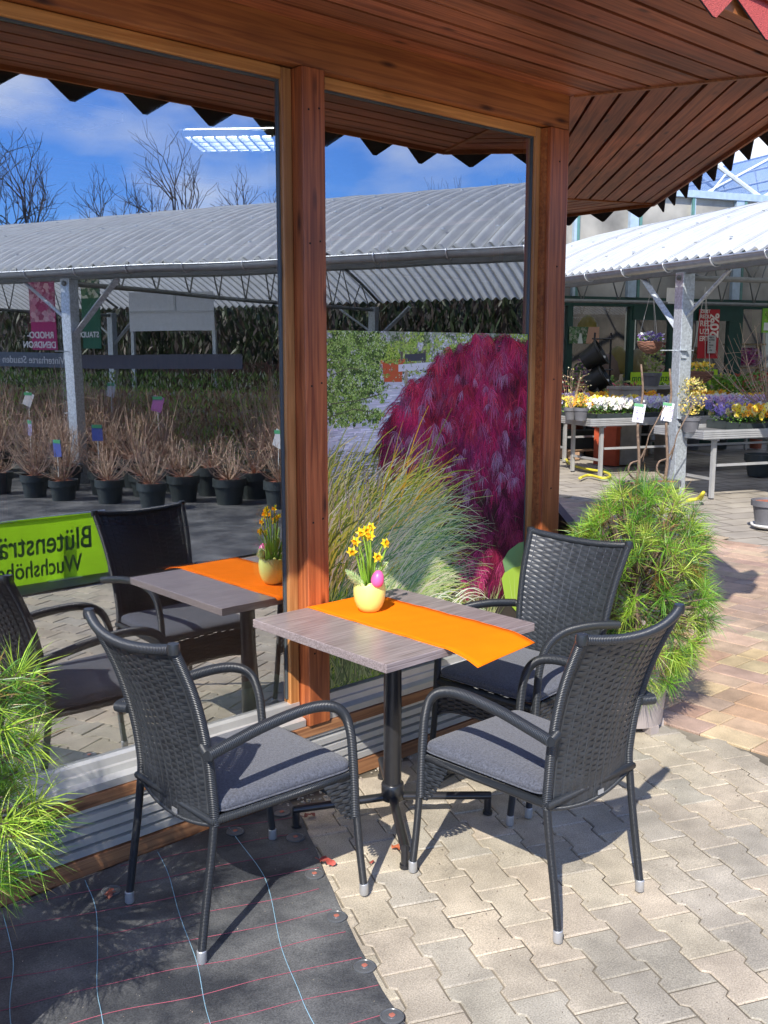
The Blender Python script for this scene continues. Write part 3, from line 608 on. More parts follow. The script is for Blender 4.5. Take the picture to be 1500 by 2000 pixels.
for (x,y),lb in PINS:
    p=thing('washer_pin',lb,'ground pin',(x,y,matz(x,y)+.001),0,'washer pins along the fabric edge'); m=MB()
    m.lathe([(.031,0),(.031,.003),(.027,.004),(.0255,.0022),(.012,.0024),(.011,.004),(.004,.0045)],n=28,capt=True); m.build('washer',mat('translucent_washer',(.10,.105,.11),.3,var=.1),p,smooth=True,auto=40)
    m=MB(); m.lathe([(.008,.0046),(.0075,.006),(.003,.0065)],n=10,capt=True,wob=lambda i,j:(1+.15*sin(j*2.3),0)); m.build('pin_head',mat('rusty_pin',(.40,.13,.09),.7),p)
# dry leaves
def dryleaf(x,y,z,s,rz,label,c=(.40,.07,.05)):
    m=MB(); n=9; k=6; vv=[]
    for i in range(n):
        q=i/(n-1); wv=sin(pi*q**.8)*.34+.02
        for j in range(-1,2): vv.append((s*(q-.5),s*wv*j*(1+.25*sin(i*3+j)),s*(.10*sin(q*4)+.12*abs(j)*sin(q*7+j))+.004))
    i0=0; m.v=vv
    for i in range(n-1):
        for j in range(2): a_=i*3+j; m.f.append((a_,a_+1,a_+4,a_+3)); m.c.append(None)
    m.tube([(-s*.5,0,.004),(-s*.8,.03*s,.01)],.0012,4)
    mz=min(v_[2] for v_ in m.v); m.v=[(a_,b_,c_-mz) for a_,b_,c_ in m.v]
    o=m.build('dry_leaf',mat('dry_leaf_%d'%int(c[0]*100),c,.8,var=.4,scale=60),None,smooth=True,loc=(x,y,z)); o.rotation_euler=(rnd(-.1,.1),0,rz); tag(o,label,'leaf','dry leaves on the ground')
a_=atZ(640,1692); dryleaf(a_[0],a_[1],.010,.055,R(-60),'curled red leaf on the paving edge beside the washer pin')
a_=atZ(772,1660); dryleaf(a_[0],a_[1],.006,.04,R(80),'orange leaf left of the front table foot',(.5,.13,.05))
a_=atZ(605,1598); dryleaf(a_[0],a_[1],.006,.045,R(-10),'brown leaf beneath the left table foot',(.28,.09,.06))
a_=atZ(215,1758); dryleaf(a_[0],a_[1],.014,.05,R(50),'large curled orange leaf on the fabric by the rear leg of the left chair',(.28,.08,.03))
a_=atZ(727,1688); dryleaf(a_[0],a_[1],.006,.022,R(20),'tiny dark red leaf right of the left chair front leg')
# small litter: one scatter
m=MB()
for i in range(420):
    x,y=rnd(.8,1.9),rnd(1.5,2.8)
    if x<edgex(min(2.82,y))-.01:
        z=matz(x,y)+.001; a=rnd(0,pi); s=rnd(.001,.0035); m.face([(x+s*cos(a),y+s*sin(a),z),(x-s*.6*sin(a),y+s*.6*cos(a),z+.001),(x-s*cos(a),y-s*sin(a),z)],jit((.45,.38,.28),.4,.1))
tag(m.build('leaf_litter',M_attr),'pale specks of grit and leaf litter on the black fabric','litter',kind='stuff')
m=MB()
for i in range(700):
    x,y=rnd(1.6,3.8),rnd(2.70,2.845); s=rnd(.003,.010); 
    if y>2.80-.03*sin(x*9): m.box((x,y,.005),(s,s*rnd(.5,1),s*.6),Euler((rnd(0,3),0,rnd(0,3))).to_matrix(),jit((.42,.37,.29),.3,.05))
for i in range(900):
    x,y=rnd(1.5,3.8),rnd(.9,2.8); s=rnd(.0008,.0028)
    if x>edgex(min(2.82,y))+.01: m.box((x,y,.0045),(s,s*rnd(.5,1),s),None,jit(random.choice([(.25,.2,.14),(.5,.45,.36),(.12,.08,.05)]),.3,.05))
tag(m.build('grit',M_attr),'loose grit on the paving and along the timber base','grit',kind='stuff')
# ---------------- chairs ----------------
def wrapmat(name,c,freq,rough=.33):
    m,t,b,o=nodes(name); n=t.nodes.new; l=t.links.new
    uv=n('ShaderNodeUVMap'); uv.uv_map='UVMap'; wv=n('ShaderNodeTexWave'); wv.wave_type='BANDS'; wv.bands_direction='X'; wv.wave_profile='SIN'
    mp=n('ShaderNodeMapping'); mp.inputs['Scale'].default_value=(freq,.16,1); l(uv.outputs[0],mp.inputs[0]); wv.inputs['Scale'].default_value=1; l(mp.outputs[0],wv.inputs[0])
    no=n('ShaderNodeTexNoise'); no.inputs['Scale'].default_value=90; l(uv.outputs[0],no.inputs[0])
    cr=n('ShaderNodeMapRange'); cr.inputs[3].default_value=.6; cr.inputs[4].default_value=1.12; l(wv.outputs[0],cr.inputs[0])
    mu=n('ShaderNodeVectorMath'); mu.operation='SCALE'; mu.inputs[0].default_value=c; l(cr.outputs[0],mu.inputs[3]); l(mu.outputs[0],b.inputs['Base Color'])
    b.inputs['Roughness'].default_value=rough
    bp=n('ShaderNodeBump'); bp.inputs['Strength'].default_value=.8; bp.inputs['Distance'].default_value=.003; l(wv.outputs[0],bp.inputs['Height']); l(bp.outputs[0],b.inputs['Normal']); MATS[name]=m; return m
M_wrap=wrapmat('wrapped_wicker',(.034,.039,.046),58,.34)
M_leg=wrapmat('ribbed_leg_coat',(.028,.032,.038),80,.32)
M_wick=mat('wicker_strand',(.026,.030,.036),.42,var=.3,scale=30,spec=.6)
M_stake=mat('wicker_stake',(.035,.038,.042),.45)
M_cap=mat('aluminium_foot',(.50,.51,.52),.35,.6)
def weave(m,P,rows,stk,hh,th,off=0,amp=.0038):
    def nrm(a,b_):
        e=1e-3; du=P(min(1,a+e),b_)-P(max(0,a-e),b_); dv=P(a,min(1,b_+e))-P(a,max(0,b_-e)); q=du.cross(dv); return q.normalized() if q.length>0 else Vector((0,1,0))
    spp=4; n=stk*spp
    for r in range(rows):
        vv=(r+.5)/rows; base=len(m.v); h=hh*rnd(.93,1.05)
        for i in range(n+1):
            uu=i/n; p=P(uu,vv); nn=nrm(uu,vv); ph=sin(pi*(uu*stk+.5)+pi*(r%2)); o_=nn*(amp*ph)
            tv=(P(uu,min(1,vv+.01))-P(uu,max(0,vv-.01))).normalized(); squ=.96+.08*abs(ph)
            for a_,b_ in ((1,0),(.55,1),(-.55,1),(-1,0),(-.55,-1),(.55,-1)): m.v.append(tuple(p+o_+tv*(a_*h/2*squ)+nn*(b_*th/2)))
        for i in range(n):
            for j in range(6): m.f.append((base+i*6+j,base+i*6+(j+1)%6,base+(i+1)*6+(j+1)%6,base+(i+1)*6+j)); m.c.append(None)
def stakes(m,P,stk,r=.0022):
    for k in range(stk):
        uu=(k+.5)/stk-.5/stk*0; m.tube([P(uu,q/10) for q in range(11)],r,4)
UPR=[(.203,-.225,.385),(.198,-.226,.46),(.205,-.243,.60),(.219,-.285,.76),(.235,-.352,.915)]
def make_chair():
    t=thing('wicker_armchair',None,'armchair')
    up=lambda s:[(s*x,y,z) for x,y,z in UPR]
    for s in (-1,1):
        m=MB(); m.tube(smoothpath([(s*.205,-.28,.03),(s*.203,-.262,.15),(s*.203,-.24,.29),(s*.203,-.226,.40)],4),.0120,12); lg=m.build('leg',M_leg,t,smooth=True,auto=50)
        m=MB(); m.lathe([(.0120,0),(.0143,.004),(.0140,.036),(.0120,.038)],(s*.205,-.2805,0),16,capt=True); m.build('foot_cap',M_cap,lg,smooth=True,auto=40)
        m=MB(); m.tube(smoothpath([(s*.240,.28,.03),(s*.238,.266,.15),(s*.236,.253,.30),(s*.235,.25,.36)],4),.0120,12); lg=m.build('leg',M_leg,t,smooth=True,auto=50)
        m=MB(); m.lathe([(.0120,0),(.0143,.004),(.0140,.036),(.0120,.038)],(s*.240,.2805,0),16,capt=True); m.build('foot_cap',M_cap,lg,smooth=True,auto=40)
        m=MB(); path=smoothpath([(s*.235,.25,.27),(s*.235,.248,.36),(s*.236,.242,.46),(s*.237,.232,.54),(s*.239,.205,.605),(s*.241,.15,.642),(s*.243,.06,.655),(s*.246,-.08,.645),(s*.249,-.20,.625),(s*.250,-.268,.612)],7)
        rr=[.0138+.0028*min(1,max(0,(k-20)/16)) if k>20 else .0142 for k in range(len(path))]
        m.tube(path,rr,14,flat=1); m.tube([(s*.253,-.270,.611),(s*.225,-.262,.613),(s*.205,-.255,.615)],.0155,12); m.build('armrest',M_wrap,t,smooth=True,auto=50)
    # back frame: two uprights and the bowed top rail
    m=MB()
    for s in (-1,1): m.tube(smoothpath(up(s),6),[.0140]*25,12)
    top=[Vector((x,-.352-.040*(1-(x/.235)**2),.915-.022*(1-(x/.235)**2))) for x in [(-.235+.47*i/16) for i in range(17)]]
    m.tube(top,.0145,12)
    bot=[Vector((x,-.225-.016*(1-(x/.203)**2),.385-.03*(1-(x/.203)**2))) for x in [(-.203+.406*i/12) for i in range(13)]]
    m.tube(bot,.0065,10)
    for s in (-1,1): m.lathe([(.0150,-.014),(.0175,0),(.0150,.014)],(s*.236,-.353,.916),12,capt=True)
    m.build('back_frame',M_wrap,t,smooth=True,auto=50)
    upath=smoothpath([Vector(p) for p in UPR],8); NU=len(upath)-1
    def PB(a,b_):
        q=b_*NU; i=min(NU-1,int(q)); f=q-i; p=upath[i]*(1-f)+upath[i+1]*f; x=(2*a-1)*(p.x-.008); bow=(1-(2*a-1)**2)
        return Vector((x,p.y-bow*(.014+.026*b_**1.2)*1.0,p.z-bow*(.03*(1-b_)+.022*b_)))
    m=MB(); weave(m,PB,60,13,.0142,.0021,amp=.0016); bk=m.build('woven_back',M_wick,t,smooth=True,auto=60)
    m=MB(); stakes(m,PB,11,.0032); m.build('stake',M_stake,bk)
    m=MB(); p=PB(.57,.06); m.box((p.x,p.y-.008,p.z),(.026,.003,.014)); m.build('metal_badge',M_cap,t)
    # seat
    m=MB()
    m.tube([(-.205,-.235,.398),(.205,-.235,.398),(.228,.25,.398),(-.228,.25,.398)],.013,10,closed=True); m.build('seat_frame',M_wrap,t,smooth=True)
    PS=lambda a,b_: Vector(((2*a-1)*(.197+.024*b_),-.225+.465*b_,.404-.012*(1-(2*a-1)**2)))
    m=MB(); weave(m,PS,40,12,.015,.002,amp=.0022); m.build('woven_seat',M_wick,t,smooth=True)
    hem=lambda x:.285-.02*0+.055*(1-abs(x)**1.5)*.0+.045*(1-(abs(x))**3)
    PA=lambda a,b_: Vector(((2*a-1)*.228,.25,.392-(.392-(.262+.035*(1-abs(2*a-1)**4)))*b_))
    m=MB(); weave(m,PA,11,13,.0145,.002,amp=.0026)
    m.tube([PA(i/16,1) for i in range(17)],.006,8)
    for s in (-1,1):
        PG=lambda a,b_,s=s: Vector((s*.232,.245-a*(.10*(1-b_)**.7+.012),.392-b_*.135)); weave(m,PG,11,3,.0145,.002,amp=.0026)
    m.build('woven_apron',M_wick,t,smooth=True)
    return t
M_cush=mat('grey_melange_fabric',(.080,.086,.108),.9,var=.42,scale=170,bump=.5,bscale=320,sheen=.15)
def superpts(w_,d_,h_,n=40,k=14,e1=.16,e2=.75):
    vv=[]; f=[]
    sg=lambda a,e: math.copysign(abs(a)**e,a)
    for i in range(k+1):
        ph=-pi/2+pi*i/k
        for j in range(n):
            th=2*pi*j/n; vv.append((w_/2*sg(cos(ph),.26)*sg(cos(th),.15),d_/2*sg(cos(ph),.26)*sg(sin(th),.15),h_/2*sg(sin(ph),e2)))
    for i in range(k):
        for j in range(n): f.append((i*n+j,i*n+(j+1)%n,(i+1)*n+(j+1)%n,(i+1)*n+j))
    return vv,f
def make_cushion():
    t=thing('seat_cushion',None,'seat cushion'); m=MB(); vv,f=superpts(.440,.470,.048,80,18)
    m.v=[(x*(1+.05*y/.24),y,z+.006*(1-(x/.22)**2)*(1-(y/.24)**2)*(z>0)) for x,y,z in vv]; m.f=f; m.c=[None]*len(f); m.build('cushion_body',M_cush,t,smooth=True)
    m=MB()
    for zz in (-.011,):
        P=[(.4402/2*math.copysign(abs(cos(a))**.15,cos(a))*1.0,.4702/2*math.copysign(abs(sin(a))**.15,sin(a)),zz) for a in [2*pi*i/96 for i in range(96)]]
        P=[(x*(1+.05*y/.24),y,z) for x,y,z in P]; m.tube(P,.0028,6,closed=True)
    m.build('piping',M_cush,t,smooth=True); return t
ch=make_chair(); cu=make_cushion()
SP=[((1.592,2.398),R(-90),'dark grey wicker armchair seen from behind, left of the table on the black fabric','grey seat cushion on the armchair left of the table'),
    ((2.325,1.880),R(0),'dark grey wicker armchair seen from behind, right of the table on bare paving','grey seat cushion on the armchair nearest the right edge of the table'),
    ((2.925,2.410),R(93.5),'dark grey wicker armchair facing the camera behind the table, in front of the pine','grey seat cushion on the armchair behind the table')]
for i,((x,y),rz,lb,lc) in enumerate(SP):
    a_=ch if i==0 else copy_tree(ch); a_.location=(x,y,.006 if i else .010); a_.rotation_euler=(0,0,rz); tag(a_,lb,'armchair','wicker armchairs round the bistro table')
    b_=cu if i==0 else copy_tree(cu); q=Matrix.Rotation(rz,3,'Z')@Vector((0,.02,0)); b_.location=(x+q.x,y+q.y,.439); b_.rotation_euler=(0,0,rz); tag(b_,lc,'seat cushion','cushions on the wicker armchairs')
# ---------------- table ----------------
TX,TY,TZ=2.292,2.482,.74
def topmat():
    m,t,b,o=nodes('laminate_top'); n=t.nodes.new; l=t.links.new
    tc=n('ShaderNodeTexCoord'); mp=n('ShaderNodeMapping'); mp.inputs['Scale'].default_value=(7,260,260); l(tc.outputs['Object'],mp.inputs[0])
    a=n('ShaderNodeTexNoise'); a.inputs['Scale'].default_value=1; a.inputs['Detail'].default_value=5; l(mp.outputs[0],a.inputs[0])
    c=n('ShaderNodeTexNoise'); c.inputs['Scale'].default_value=5; l(tc.outputs['Object'],c.inputs[0])
    cr=n('ShaderNodeValToRGB'); cr.color_ramp.elements[0].position=.34; cr.color_ramp.elements[0].color=(.165,.130,.125,1); cr.color_ramp.elements[1].position=.66; cr.color_ramp.elements[1].color=(.36,.30,.29,1); l(a.outputs[0],cr.inputs[0])
    l(cr.outputs[0],b.inputs['Base Color']); b.inputs['Roughness'].default_value=.30; bp=n('ShaderNodeBump'); bp.inputs['Strength'].default_value=.12; bp.inputs['Distance'].default_value=.001; l(a.outputs[0],bp.inputs['Height']); l(bp.outputs[0],b.inputs['Normal']); return m
tb=thing('bistro_table','square bistro table with grey wood-look top and black pedestal base','table',(TX,TY,.004))
M_top=topmat()
m=MB(); m.box((0,0,TZ-.004-.0145),(.70,.70,.029)); m.build('tabletop',M_top,tb,bevel=.0022)
m=MB(); m.tube([(0,0,.09),(0,0,TZ-.045)],.032,36); m.lathe([(.038,.075),(.0405,.078),(.0405,.135),(.038,.138),(.032,.14)],n=36,capt=True); m.build('column',M_black,tb,smooth=True,auto=40)
m=MB(); m.box((0,0,TZ-.042),(.30,.30,.008)); m.build('mounting_plate',M_black,tb)
for k in range(4):
    a=R(-126+90*k+(6 if k==3 else 0)); d_=Vector((cos(a),sin(a),0)); m=MB()
    m.tube([d_*.03+Vector((0,0,.085)),d_*.36+Vector((0,0,.070))],.0165,20,flat=.85); m.tube([d_*.35+Vector((0,0,.08)),d_*.35+Vector((0,0,.012))],.0135,14)
    ft=m.build('base_foot',M_black,tb,smooth=True,auto=40); m=MB(); m.lathe([(.018,0),(.018,.012)],(d_.x*.35,d_.y*.35,0),14,capt=True); m.build('glide',M_black,ft)
# runner
rn=MB(); NX,NY=10,46; X0_,X1_=2.183-TX,2.503-TX; 
def rz_(u_,v_):
    y=2.850-TY-v_*.865 ; z=TZ+.0016
    edge_=-.352; over=edge_-y
    if over>0: z-=over*over*1.0+over*.04*(1.2-u_)
    ov2=y-.352
    if ov2>0: z-=ov2*.5
    return y,z+.0009*sin(v_*23+u_*5)+.0006*sin(v_*61-u_*9)
for j in range(NY+1):
    for i in range(NX+1):
        y,z=rz_(i/NX,j/NY); rn.v.append((X0_+(X1_-X0_)*i/NX+.006*(j/NY),y+.012*(i/NX)*(j/NY)*3,z))
for j in range(NY):
    for i in range(NX): a_=j*(NX+1)+i; rn.f.append((a_,a_+1,a_+NX+2,a_+NX+1)); rn.c.append(None)
o=rn.build('table_runner',mat('orange_felt',(.95,.20,.002),1,var=.03,bump=.15,bscale=300,spec=.1),None,smooth=True,loc=(TX,TY,.0)); sm=o.modifiers.new('thick','SOLIDIFY'); sm.thickness=.0012; sm.offset=1
o2=MB()
for u_ in (.02,.98):
    o2.tube([(X0_+(X1_-X0_)*u_+.006*q/40,rz_(u_,q/40)[0]+.012*u_*(q/40)*3,rz_(u_,q/40)[1]+.0016) for q in range(41)],.0009,4)
hm=o2.build('hem',mat('hem_thread',(.75,.15,.004),.9),o)
tag(o,'bright orange felt runner lying across the table','table runner')
# ---------------- daffodils in an egg-shaped pot ----------------
PX,PY,PZ=2.318,2.635,TZ+.003
dp=thing('daffodil_pot','yellow eggshell-shaped pot of small daffodils on the orange runner','potted plant',(PX,PY,PZ))
NJ=48
def wb(i,j):
    if i>=8: return (1,(.010*(abs(((j*.1667*1.5)%2)-1)-.5)+.004*sin(j*1.7))*(1 if i in(8,9) else .0))
    return (1,0)
prof=[(.026,0),(.036,.004),(.047,.020),(.055,.042),(.0585,.062),(.059,.078),(.0575,.092),(.055,.103),(.0535,.110),(.0505,.110),(.052,.095),(.053,.075),(.050,.055)]
m=MB(); m.lathe(prof,n=NJ,wob=wb); m.build('pot',mat('pale_yellow_glaze',(.74,.80,.22),.30,var=.04,coat=.3),dp,smooth=True)
m=MB(); m.lathe([(.0,.088),(.052,.085)],n=20,capb=False); m.build('soil',mat('dark_soil',(.05,.03,.02),.95,bump=.8),dp)
m=MB(); lf=[(.22,.42,.03),(.32,.52,.05),(.15,.33,.03)]
def strap(m,p0,p1,bend,w_,c,n=7):
    p0=Vector(p0); p1=Vector(p1); side=(p1-p0).cross(Vector((rnd(-1,1),rnd(-1,1),.2))).normalized(); i0=len(m.v)
    for k in range(n+1):
        q=k/n; p=p0.lerp(p1,q)+Vector(bend)*sin(pi*q*.5)*q; wk=w_*(1-q**3*.85); m.v+= [tuple(p-side*wk),tuple(p+side*wk)]
    for k in range(n): a_=i0+2*k; m.f.append((a_,a_+1,a_+3,a_+2)); m.c.append(c)
rtv=Vector(_rt); 
for i in range(34):
    a=rnd(0,2*pi); r0=rnd(.0,.03); r1=rnd(.02,.085); h=rnd(.16,.25)
    strap(m,(r0*cos(a),r0*sin(a),.088),(r1*cos(a),r1*sin(a),h),(0,0,0),rnd(.0022,.0042),jit(random.choice(lf),.2,.1))
m.build('leaves',M_leafattr,dp)
flw=[(-.062,.225,.035),(-.048,.262,.03),(-.012,.30,.02),(.006,.306,-.01),(-.028,.288,0),(.058,.250,0),(.030,.205,.03),(-.02,.275,-.03),(.004,.282,.03)]
m=MB(); tips=[]
for sx,z,dpth in flw:
    tip=rtv*sx+Vector((-_fw[0],-_fw[1],0)).normalized()*dpth; tip.z=z; b0=Vector((rnd(-.015,.015),rnd(-.015,.015),.088)); P=smoothpath([b0,b0.lerp(tip,.5)+Vector((0,0,.03)),tip+Vector((0,0,.012)),tip],4); m.tube(P,.0026,6); tips.append(tip)
m.build('stems',mat('daffodil_stem',(.30,.50,.05),.5,trans=.2),dp,smooth=True)
for tip in tips:
    dirv=(Vector((-_fw[0],-_fw[1],rnd(-.1,.5)))+rtv*rnd(-.7,.7)).normalized(); rm=dirv.to_track_quat('Z','Y').to_matrix(); m=MB()
    for k in range(6):
        a=k*pi/3+rnd(-.1,.1); ln=.021*rnd(.9,1.15); e_=Vector((cos(a),sin(a),0)); s_=Vector((-sin(a),cos(a),0)); pts=[Vector((0,0,0)),e_*ln*.45+s_*.0075+Vector((0,0,.002)),e_*ln+Vector((0,0,rnd(-.005,.002))),e_*ln*.45-s_*.0075+Vector((0,0,.002))]
        m.face([tip+rm@p for p in pts],jit((.95,.72,.02),.06,.04))
    fl=m.build('flower',M_leafattr,dp); m=MB(); i0=len(m.v)
    for r_,z_ in ((.004,0),(.006,.006),(.0085,.011)):
        for j in range(10): a=2*pi*j/10; m.v.append(tuple(tip+rm@Vector((r_*cos(a)*(1+.1*(j%2)),r_*sin(a),z_))))
    for k in range(2):
        for j in range(10): m.f.append((k*10+j,k*10+(j+1)%10,k*10+10+(j+1)%10,k*10+10+j)); m.c.append((.95,.42,.01))
    m.build('trumpet',M_leafattr,fl)
def feather(base,tip,w_,label):
    b0=Vector(base); t0=Vector(tip); d_=(t0-b0); m=MB(); ax=d_.normalized(); m.tube([b0,t0],.0008,4,(.8,.8,.55))
    for i in range(420):
        q=rnd(.0,1); a=rnd(0,2*pi); s_=ax.orthogonal().normalized(); s2=ax.cross(s_); r_=s_*cos(a)+s2*sin(a); ln=w_*sin(pi*(.12+.86*q))*rnd(.6,1.1); p=b0+d_*q; e_=p+r_*ln+ax*ln*.7; mid_=p.lerp(e_,.5)+ax*.002
        m.face([p,mid_+s2*.0022,e_,mid_-s2*.0022],jit((.74,.84,.50),.1,.05))
    tag(m.build('feather',M_leafattr,None,loc=(PX,PY,PZ)),label,'feather','pale feathers in the daffodil pot')
bk=Vector((-_fw[0],-_fw[1],0)).normalized()
feather(rtv*-.015+bk*.045+Vector((0,0,.10)),rtv*-.085+bk*.03+Vector((0,0,.158)),.022,'pale green feather pointing left out of the egg-shaped pot')
feather(rtv*.015+bk*.0+Vector((0,0,.13)),rtv*.066+bk*-.01+Vector((0,0,.178)),.02,'pale green feather pointing right above the pink egg')
m=MB(); m.lathe([(.002,-.031),(.012,-.029),(.020,-.021),(.0235,-.009),(.023,.003),(.019,.017),(.012,.027),(.004,.032)],n=24,capt=True)
o=m.build('easter_egg',mat('pink_egg',(.75,.12,.33),.35,var=.08),None,smooth=True); q=rtv*.030+bk*.043; o.location=(PX+q.x,PY+q.y,PZ+.128); o.rotation_euler=(.1,.15,0); tag(o,'small pink egg in the rim of the yellow daffodil pot','egg')
# ---------------- umbrella pines ----------------
def pine(name,label,x,y,crown,pot,ntuft,seed,group='potted umbrella pines'):
    random.seed(seed); t=thing(name,label,'potted pine',(x,y,0),0,group); tr=MB(); nd=MB(); cz,rx,rzz=crown
    pot(t); tr.tube([(0,0,.3),(.01,0,cz-.2),(0,.01,cz+rzz*.5)],[.022,.018,.01],8)
    cs=[(.16,.36,.03),(.26,.46,.04),(.38,.55,.06),(.08,.20,.03),(.46,.60,.09)]
    for i in range(ntuft):
        zt=1-2*(i+.5)/ntuft; ph=i*2.39996+rnd(-.3,.3); rr=math.sqrt(max(0,1-zt*zt)); sc_=rnd(.55,1.0)**.6; 
        d_=Vector((rr*cos(ph),rr*sin(ph),zt)); lump=1+.10*sin(3*ph+2*zt*3)+.07*sin(7*ph)
        tip=Vector((d_.x*rx*lump*sc_,d_.y*rx*lump*sc_,cz+d_.z*rzz*sc_))
        inner=Vector((tip.x*.35,tip.y*.35,max(.36,cz+(tip.z-cz)*.45-.05)))
        tr.tube(smoothpath([inner,inner.lerp(tip,.6)+Vector((0,0,-.01)),tip],2),[.005,.004,.0035,.003,.0025][:5],5)
        sd_=(tip-inner).normalized(); sd_=(sd_+Vector((0,0,rnd(-.25,.5)))).normalized(); o1=sd_.orthogonal().normalized(); o2=sd_.cross(o1); c0=random.choice(cs if sc_>.85 or random.random()<.6 else [(.30,.17,.05),(.10,.2,.03)])
        n=random.randint(36,50)
        for k in range(n):
            if k%17==0: c0k=(.30,.20,.07)
            else: c0k=c0
            a=rnd(0,2*pi); op=rnd(.75,1.5) if k%4 else rnd(.1,.7); dv=(sd_*cos(op)+(o1*cos(a)+o2*sin(a))*sin(op)).normalized(); ln=rnd(.08,.125); st=tip-sd_*rnd(0,.03)
            drop=Vector((0,0,-rnd(.0,.022))); s_=dv.cross(Vector((rnd(-1,1),rnd(-1,1),rnd(-1,1)))).normalized()*.0010; p1=st+dv*ln*.55; p2=st+dv*ln+drop; c=jit(c0k,.30,.08)
            i0=len(nd.v); nd.v+=[tuple(st-s_),tuple(st+s_),tuple(p1+s_*1.1),tuple(p1-s_*1.1),tuple(p2)]; nd.f+=[(i0,i0+1,i0+2,i0+3),(i0+3,i0+2,i0+4)]; nd.c+=[c,c]
        if random.random()<.12:
            nd_=tip
    tr.build('branches',M_bark,t,smooth=True); nd.build('needles',M_needle,t); return t
def pot_tall(t):
    m=MB(); m.lathe([(.128,.03),(.135,.03),(.168,.40),(.172,.42),(.172,.445),(.160,.447),(.158,.40)],n=40,capb=True,wob=lambda i,j:(1,0)); 
    for k in range(6): a=R(60*k+20); m.box((.118*cos(a),.118*sin(a),.017),(.05,.05,.034),Matrix.Rotation(a,3,'Z'))
    m.build('pot',M_taupe,t,smooth=True,auto=35); m=MB(); m.lathe([(0,.41),(.158,.41)],n=24,capb=False); m.build('mulch',M_mulch,t)
def pot_left(t):
    m=MB(); m.lathe([(.15,0),(.20,.40),(.205,.44),(.19,.44)],n=32); m.build('pot',M_potd,t,smooth=True,auto=35); m=MB(); m.lathe([(0,.41),(.19,.41)],n=24,capb=False); m.build('mulch',M_mulch,t)
pine('potted_pine','long-needled umbrella pine in a taupe pot behind the right armchair',3.73,2.44,(.64,.335,.50),pot_tall,330,11)
pine('potted_pine','long-needled umbrella pine reaching in at the left edge of the photo',.55,2.28,(.73,.365,.42),pot_left,300,5)
random.seed(21)
# leading shoot of the right pine is inside its crown; planter trough behind the corner post
a_=atZ(1098,1040); 
tq=thing('timber_trough','dark brown timber trough standing behind the corner post','planter',(5.05,4.02,0),R(45)); m=MB()
for z in (.12,.30,.48): m.box((0,-.16,z),(1.6,.03,.16)); m.box((0,.16,z),(1.6,.03,.16)); m.box((-.8,0,z),(.03,.32,.16)); m.box((.8,0,z),(.03,.32,.16))
m.build('boards',wood('dark_trough',(.06,.025,.015),(.11,.05,.03),'x',0,.6),tq,bevel=.003)
m=MB(); m.box((0,-.17,.575),(1.7,.06,.03)); m.box((0,.17,.575),(1.7,.06,.03)); m.box((-.83,0,.575),(.05,.28,.03)); m.box((.83,0,.575),(.05,.28,.03)); m.build('rim',MATS['dark_trough'],tq)
# ---------------- canopy ----------------
can=thing('sales_canopy','long open canopy with a curved white corrugated roof on galvanised posts','canopy',W(0,0))
def cl(m): m.v=[(x-P0[0],y-P0[1],z) for x,y,z in m.v]; return m
RB=8.4; Z0,ZR=2.70,3.86; B0,B1=-27,5.0
def roofz(a): q=(a+.25)/(4.45); q=min(2,max(0,q)); return Z0+(ZR-Z0)*(1-(1-q)**2)**1.0
def roofcorr():
    m=MB(); pitch=.18; nb=int((B1-B0)/pitch*6); na=20; base=0
    As=[-.25+8.9*i/na for i in range(na+1)]
    for j in range(nb+1):
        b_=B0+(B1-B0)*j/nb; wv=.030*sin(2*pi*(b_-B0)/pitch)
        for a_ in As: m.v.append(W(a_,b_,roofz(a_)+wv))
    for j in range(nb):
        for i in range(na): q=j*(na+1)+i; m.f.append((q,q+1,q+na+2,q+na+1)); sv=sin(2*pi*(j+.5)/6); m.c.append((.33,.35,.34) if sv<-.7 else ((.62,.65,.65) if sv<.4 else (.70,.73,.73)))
    return m
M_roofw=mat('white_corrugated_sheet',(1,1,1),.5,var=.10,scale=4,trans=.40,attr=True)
m_=MB()
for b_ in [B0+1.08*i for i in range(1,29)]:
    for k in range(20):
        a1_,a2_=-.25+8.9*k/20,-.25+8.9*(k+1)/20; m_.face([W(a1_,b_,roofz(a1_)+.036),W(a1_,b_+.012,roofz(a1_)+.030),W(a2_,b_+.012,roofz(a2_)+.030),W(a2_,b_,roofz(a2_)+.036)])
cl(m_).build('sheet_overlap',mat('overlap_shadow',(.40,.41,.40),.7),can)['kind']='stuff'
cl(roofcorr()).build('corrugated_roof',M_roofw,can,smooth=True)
m=MB()
for j in range(int((B1-B0)/.6)):
    for a_ in (.15,1.1,2.1,3.1,4.1): p=W(a_,B0+j*.6+.0375,roofz(a_)+.027); m.box(p,(.03,.03,.012))
cl(m).build('roof_bolt',M_galv,can)['kind']='stuff'
def gutter(a0,b0,b1,z,r=.075):
    m=MB(); n=12; 
    for b_ in (b0,b1):
        for j in range(n+1): an=pi+pi*j/n; m.v.append(W(a0+r*cos(an),b_,z+r*sin(an)))
    for j in range(n): m.f.append((j,j+1,n+2+j,n+1+j)); m.c.append(None)
    m.tube([W(a0-r,b0,z),W(a0-r,b1,z)],.011,8); return m
cl(gutter(-.31,B0,B1,2.655)).build('gutter',mat('zinc_gutter',(.42,.45,.47),.35,.6,var=.12),can,smooth=True,auto=60)
m=MB(); b_=B0+.5
while b_<B1:
    m.tube([W(-.31+.085*cos(an),b_,2.655+.085*sin(an)) for an in [pi*.95+pi*1.0*i/8 for i in range(9)]],.008,6); b_+=.8
cl(m).build('gutter_bracket',mat('bright_zinc',(.65,.68,.7),.3,.6),can,smooth=True)['kind']='stuff'
m=MB(); c_=W(-.02,(B0+B1)/2,2.60); 
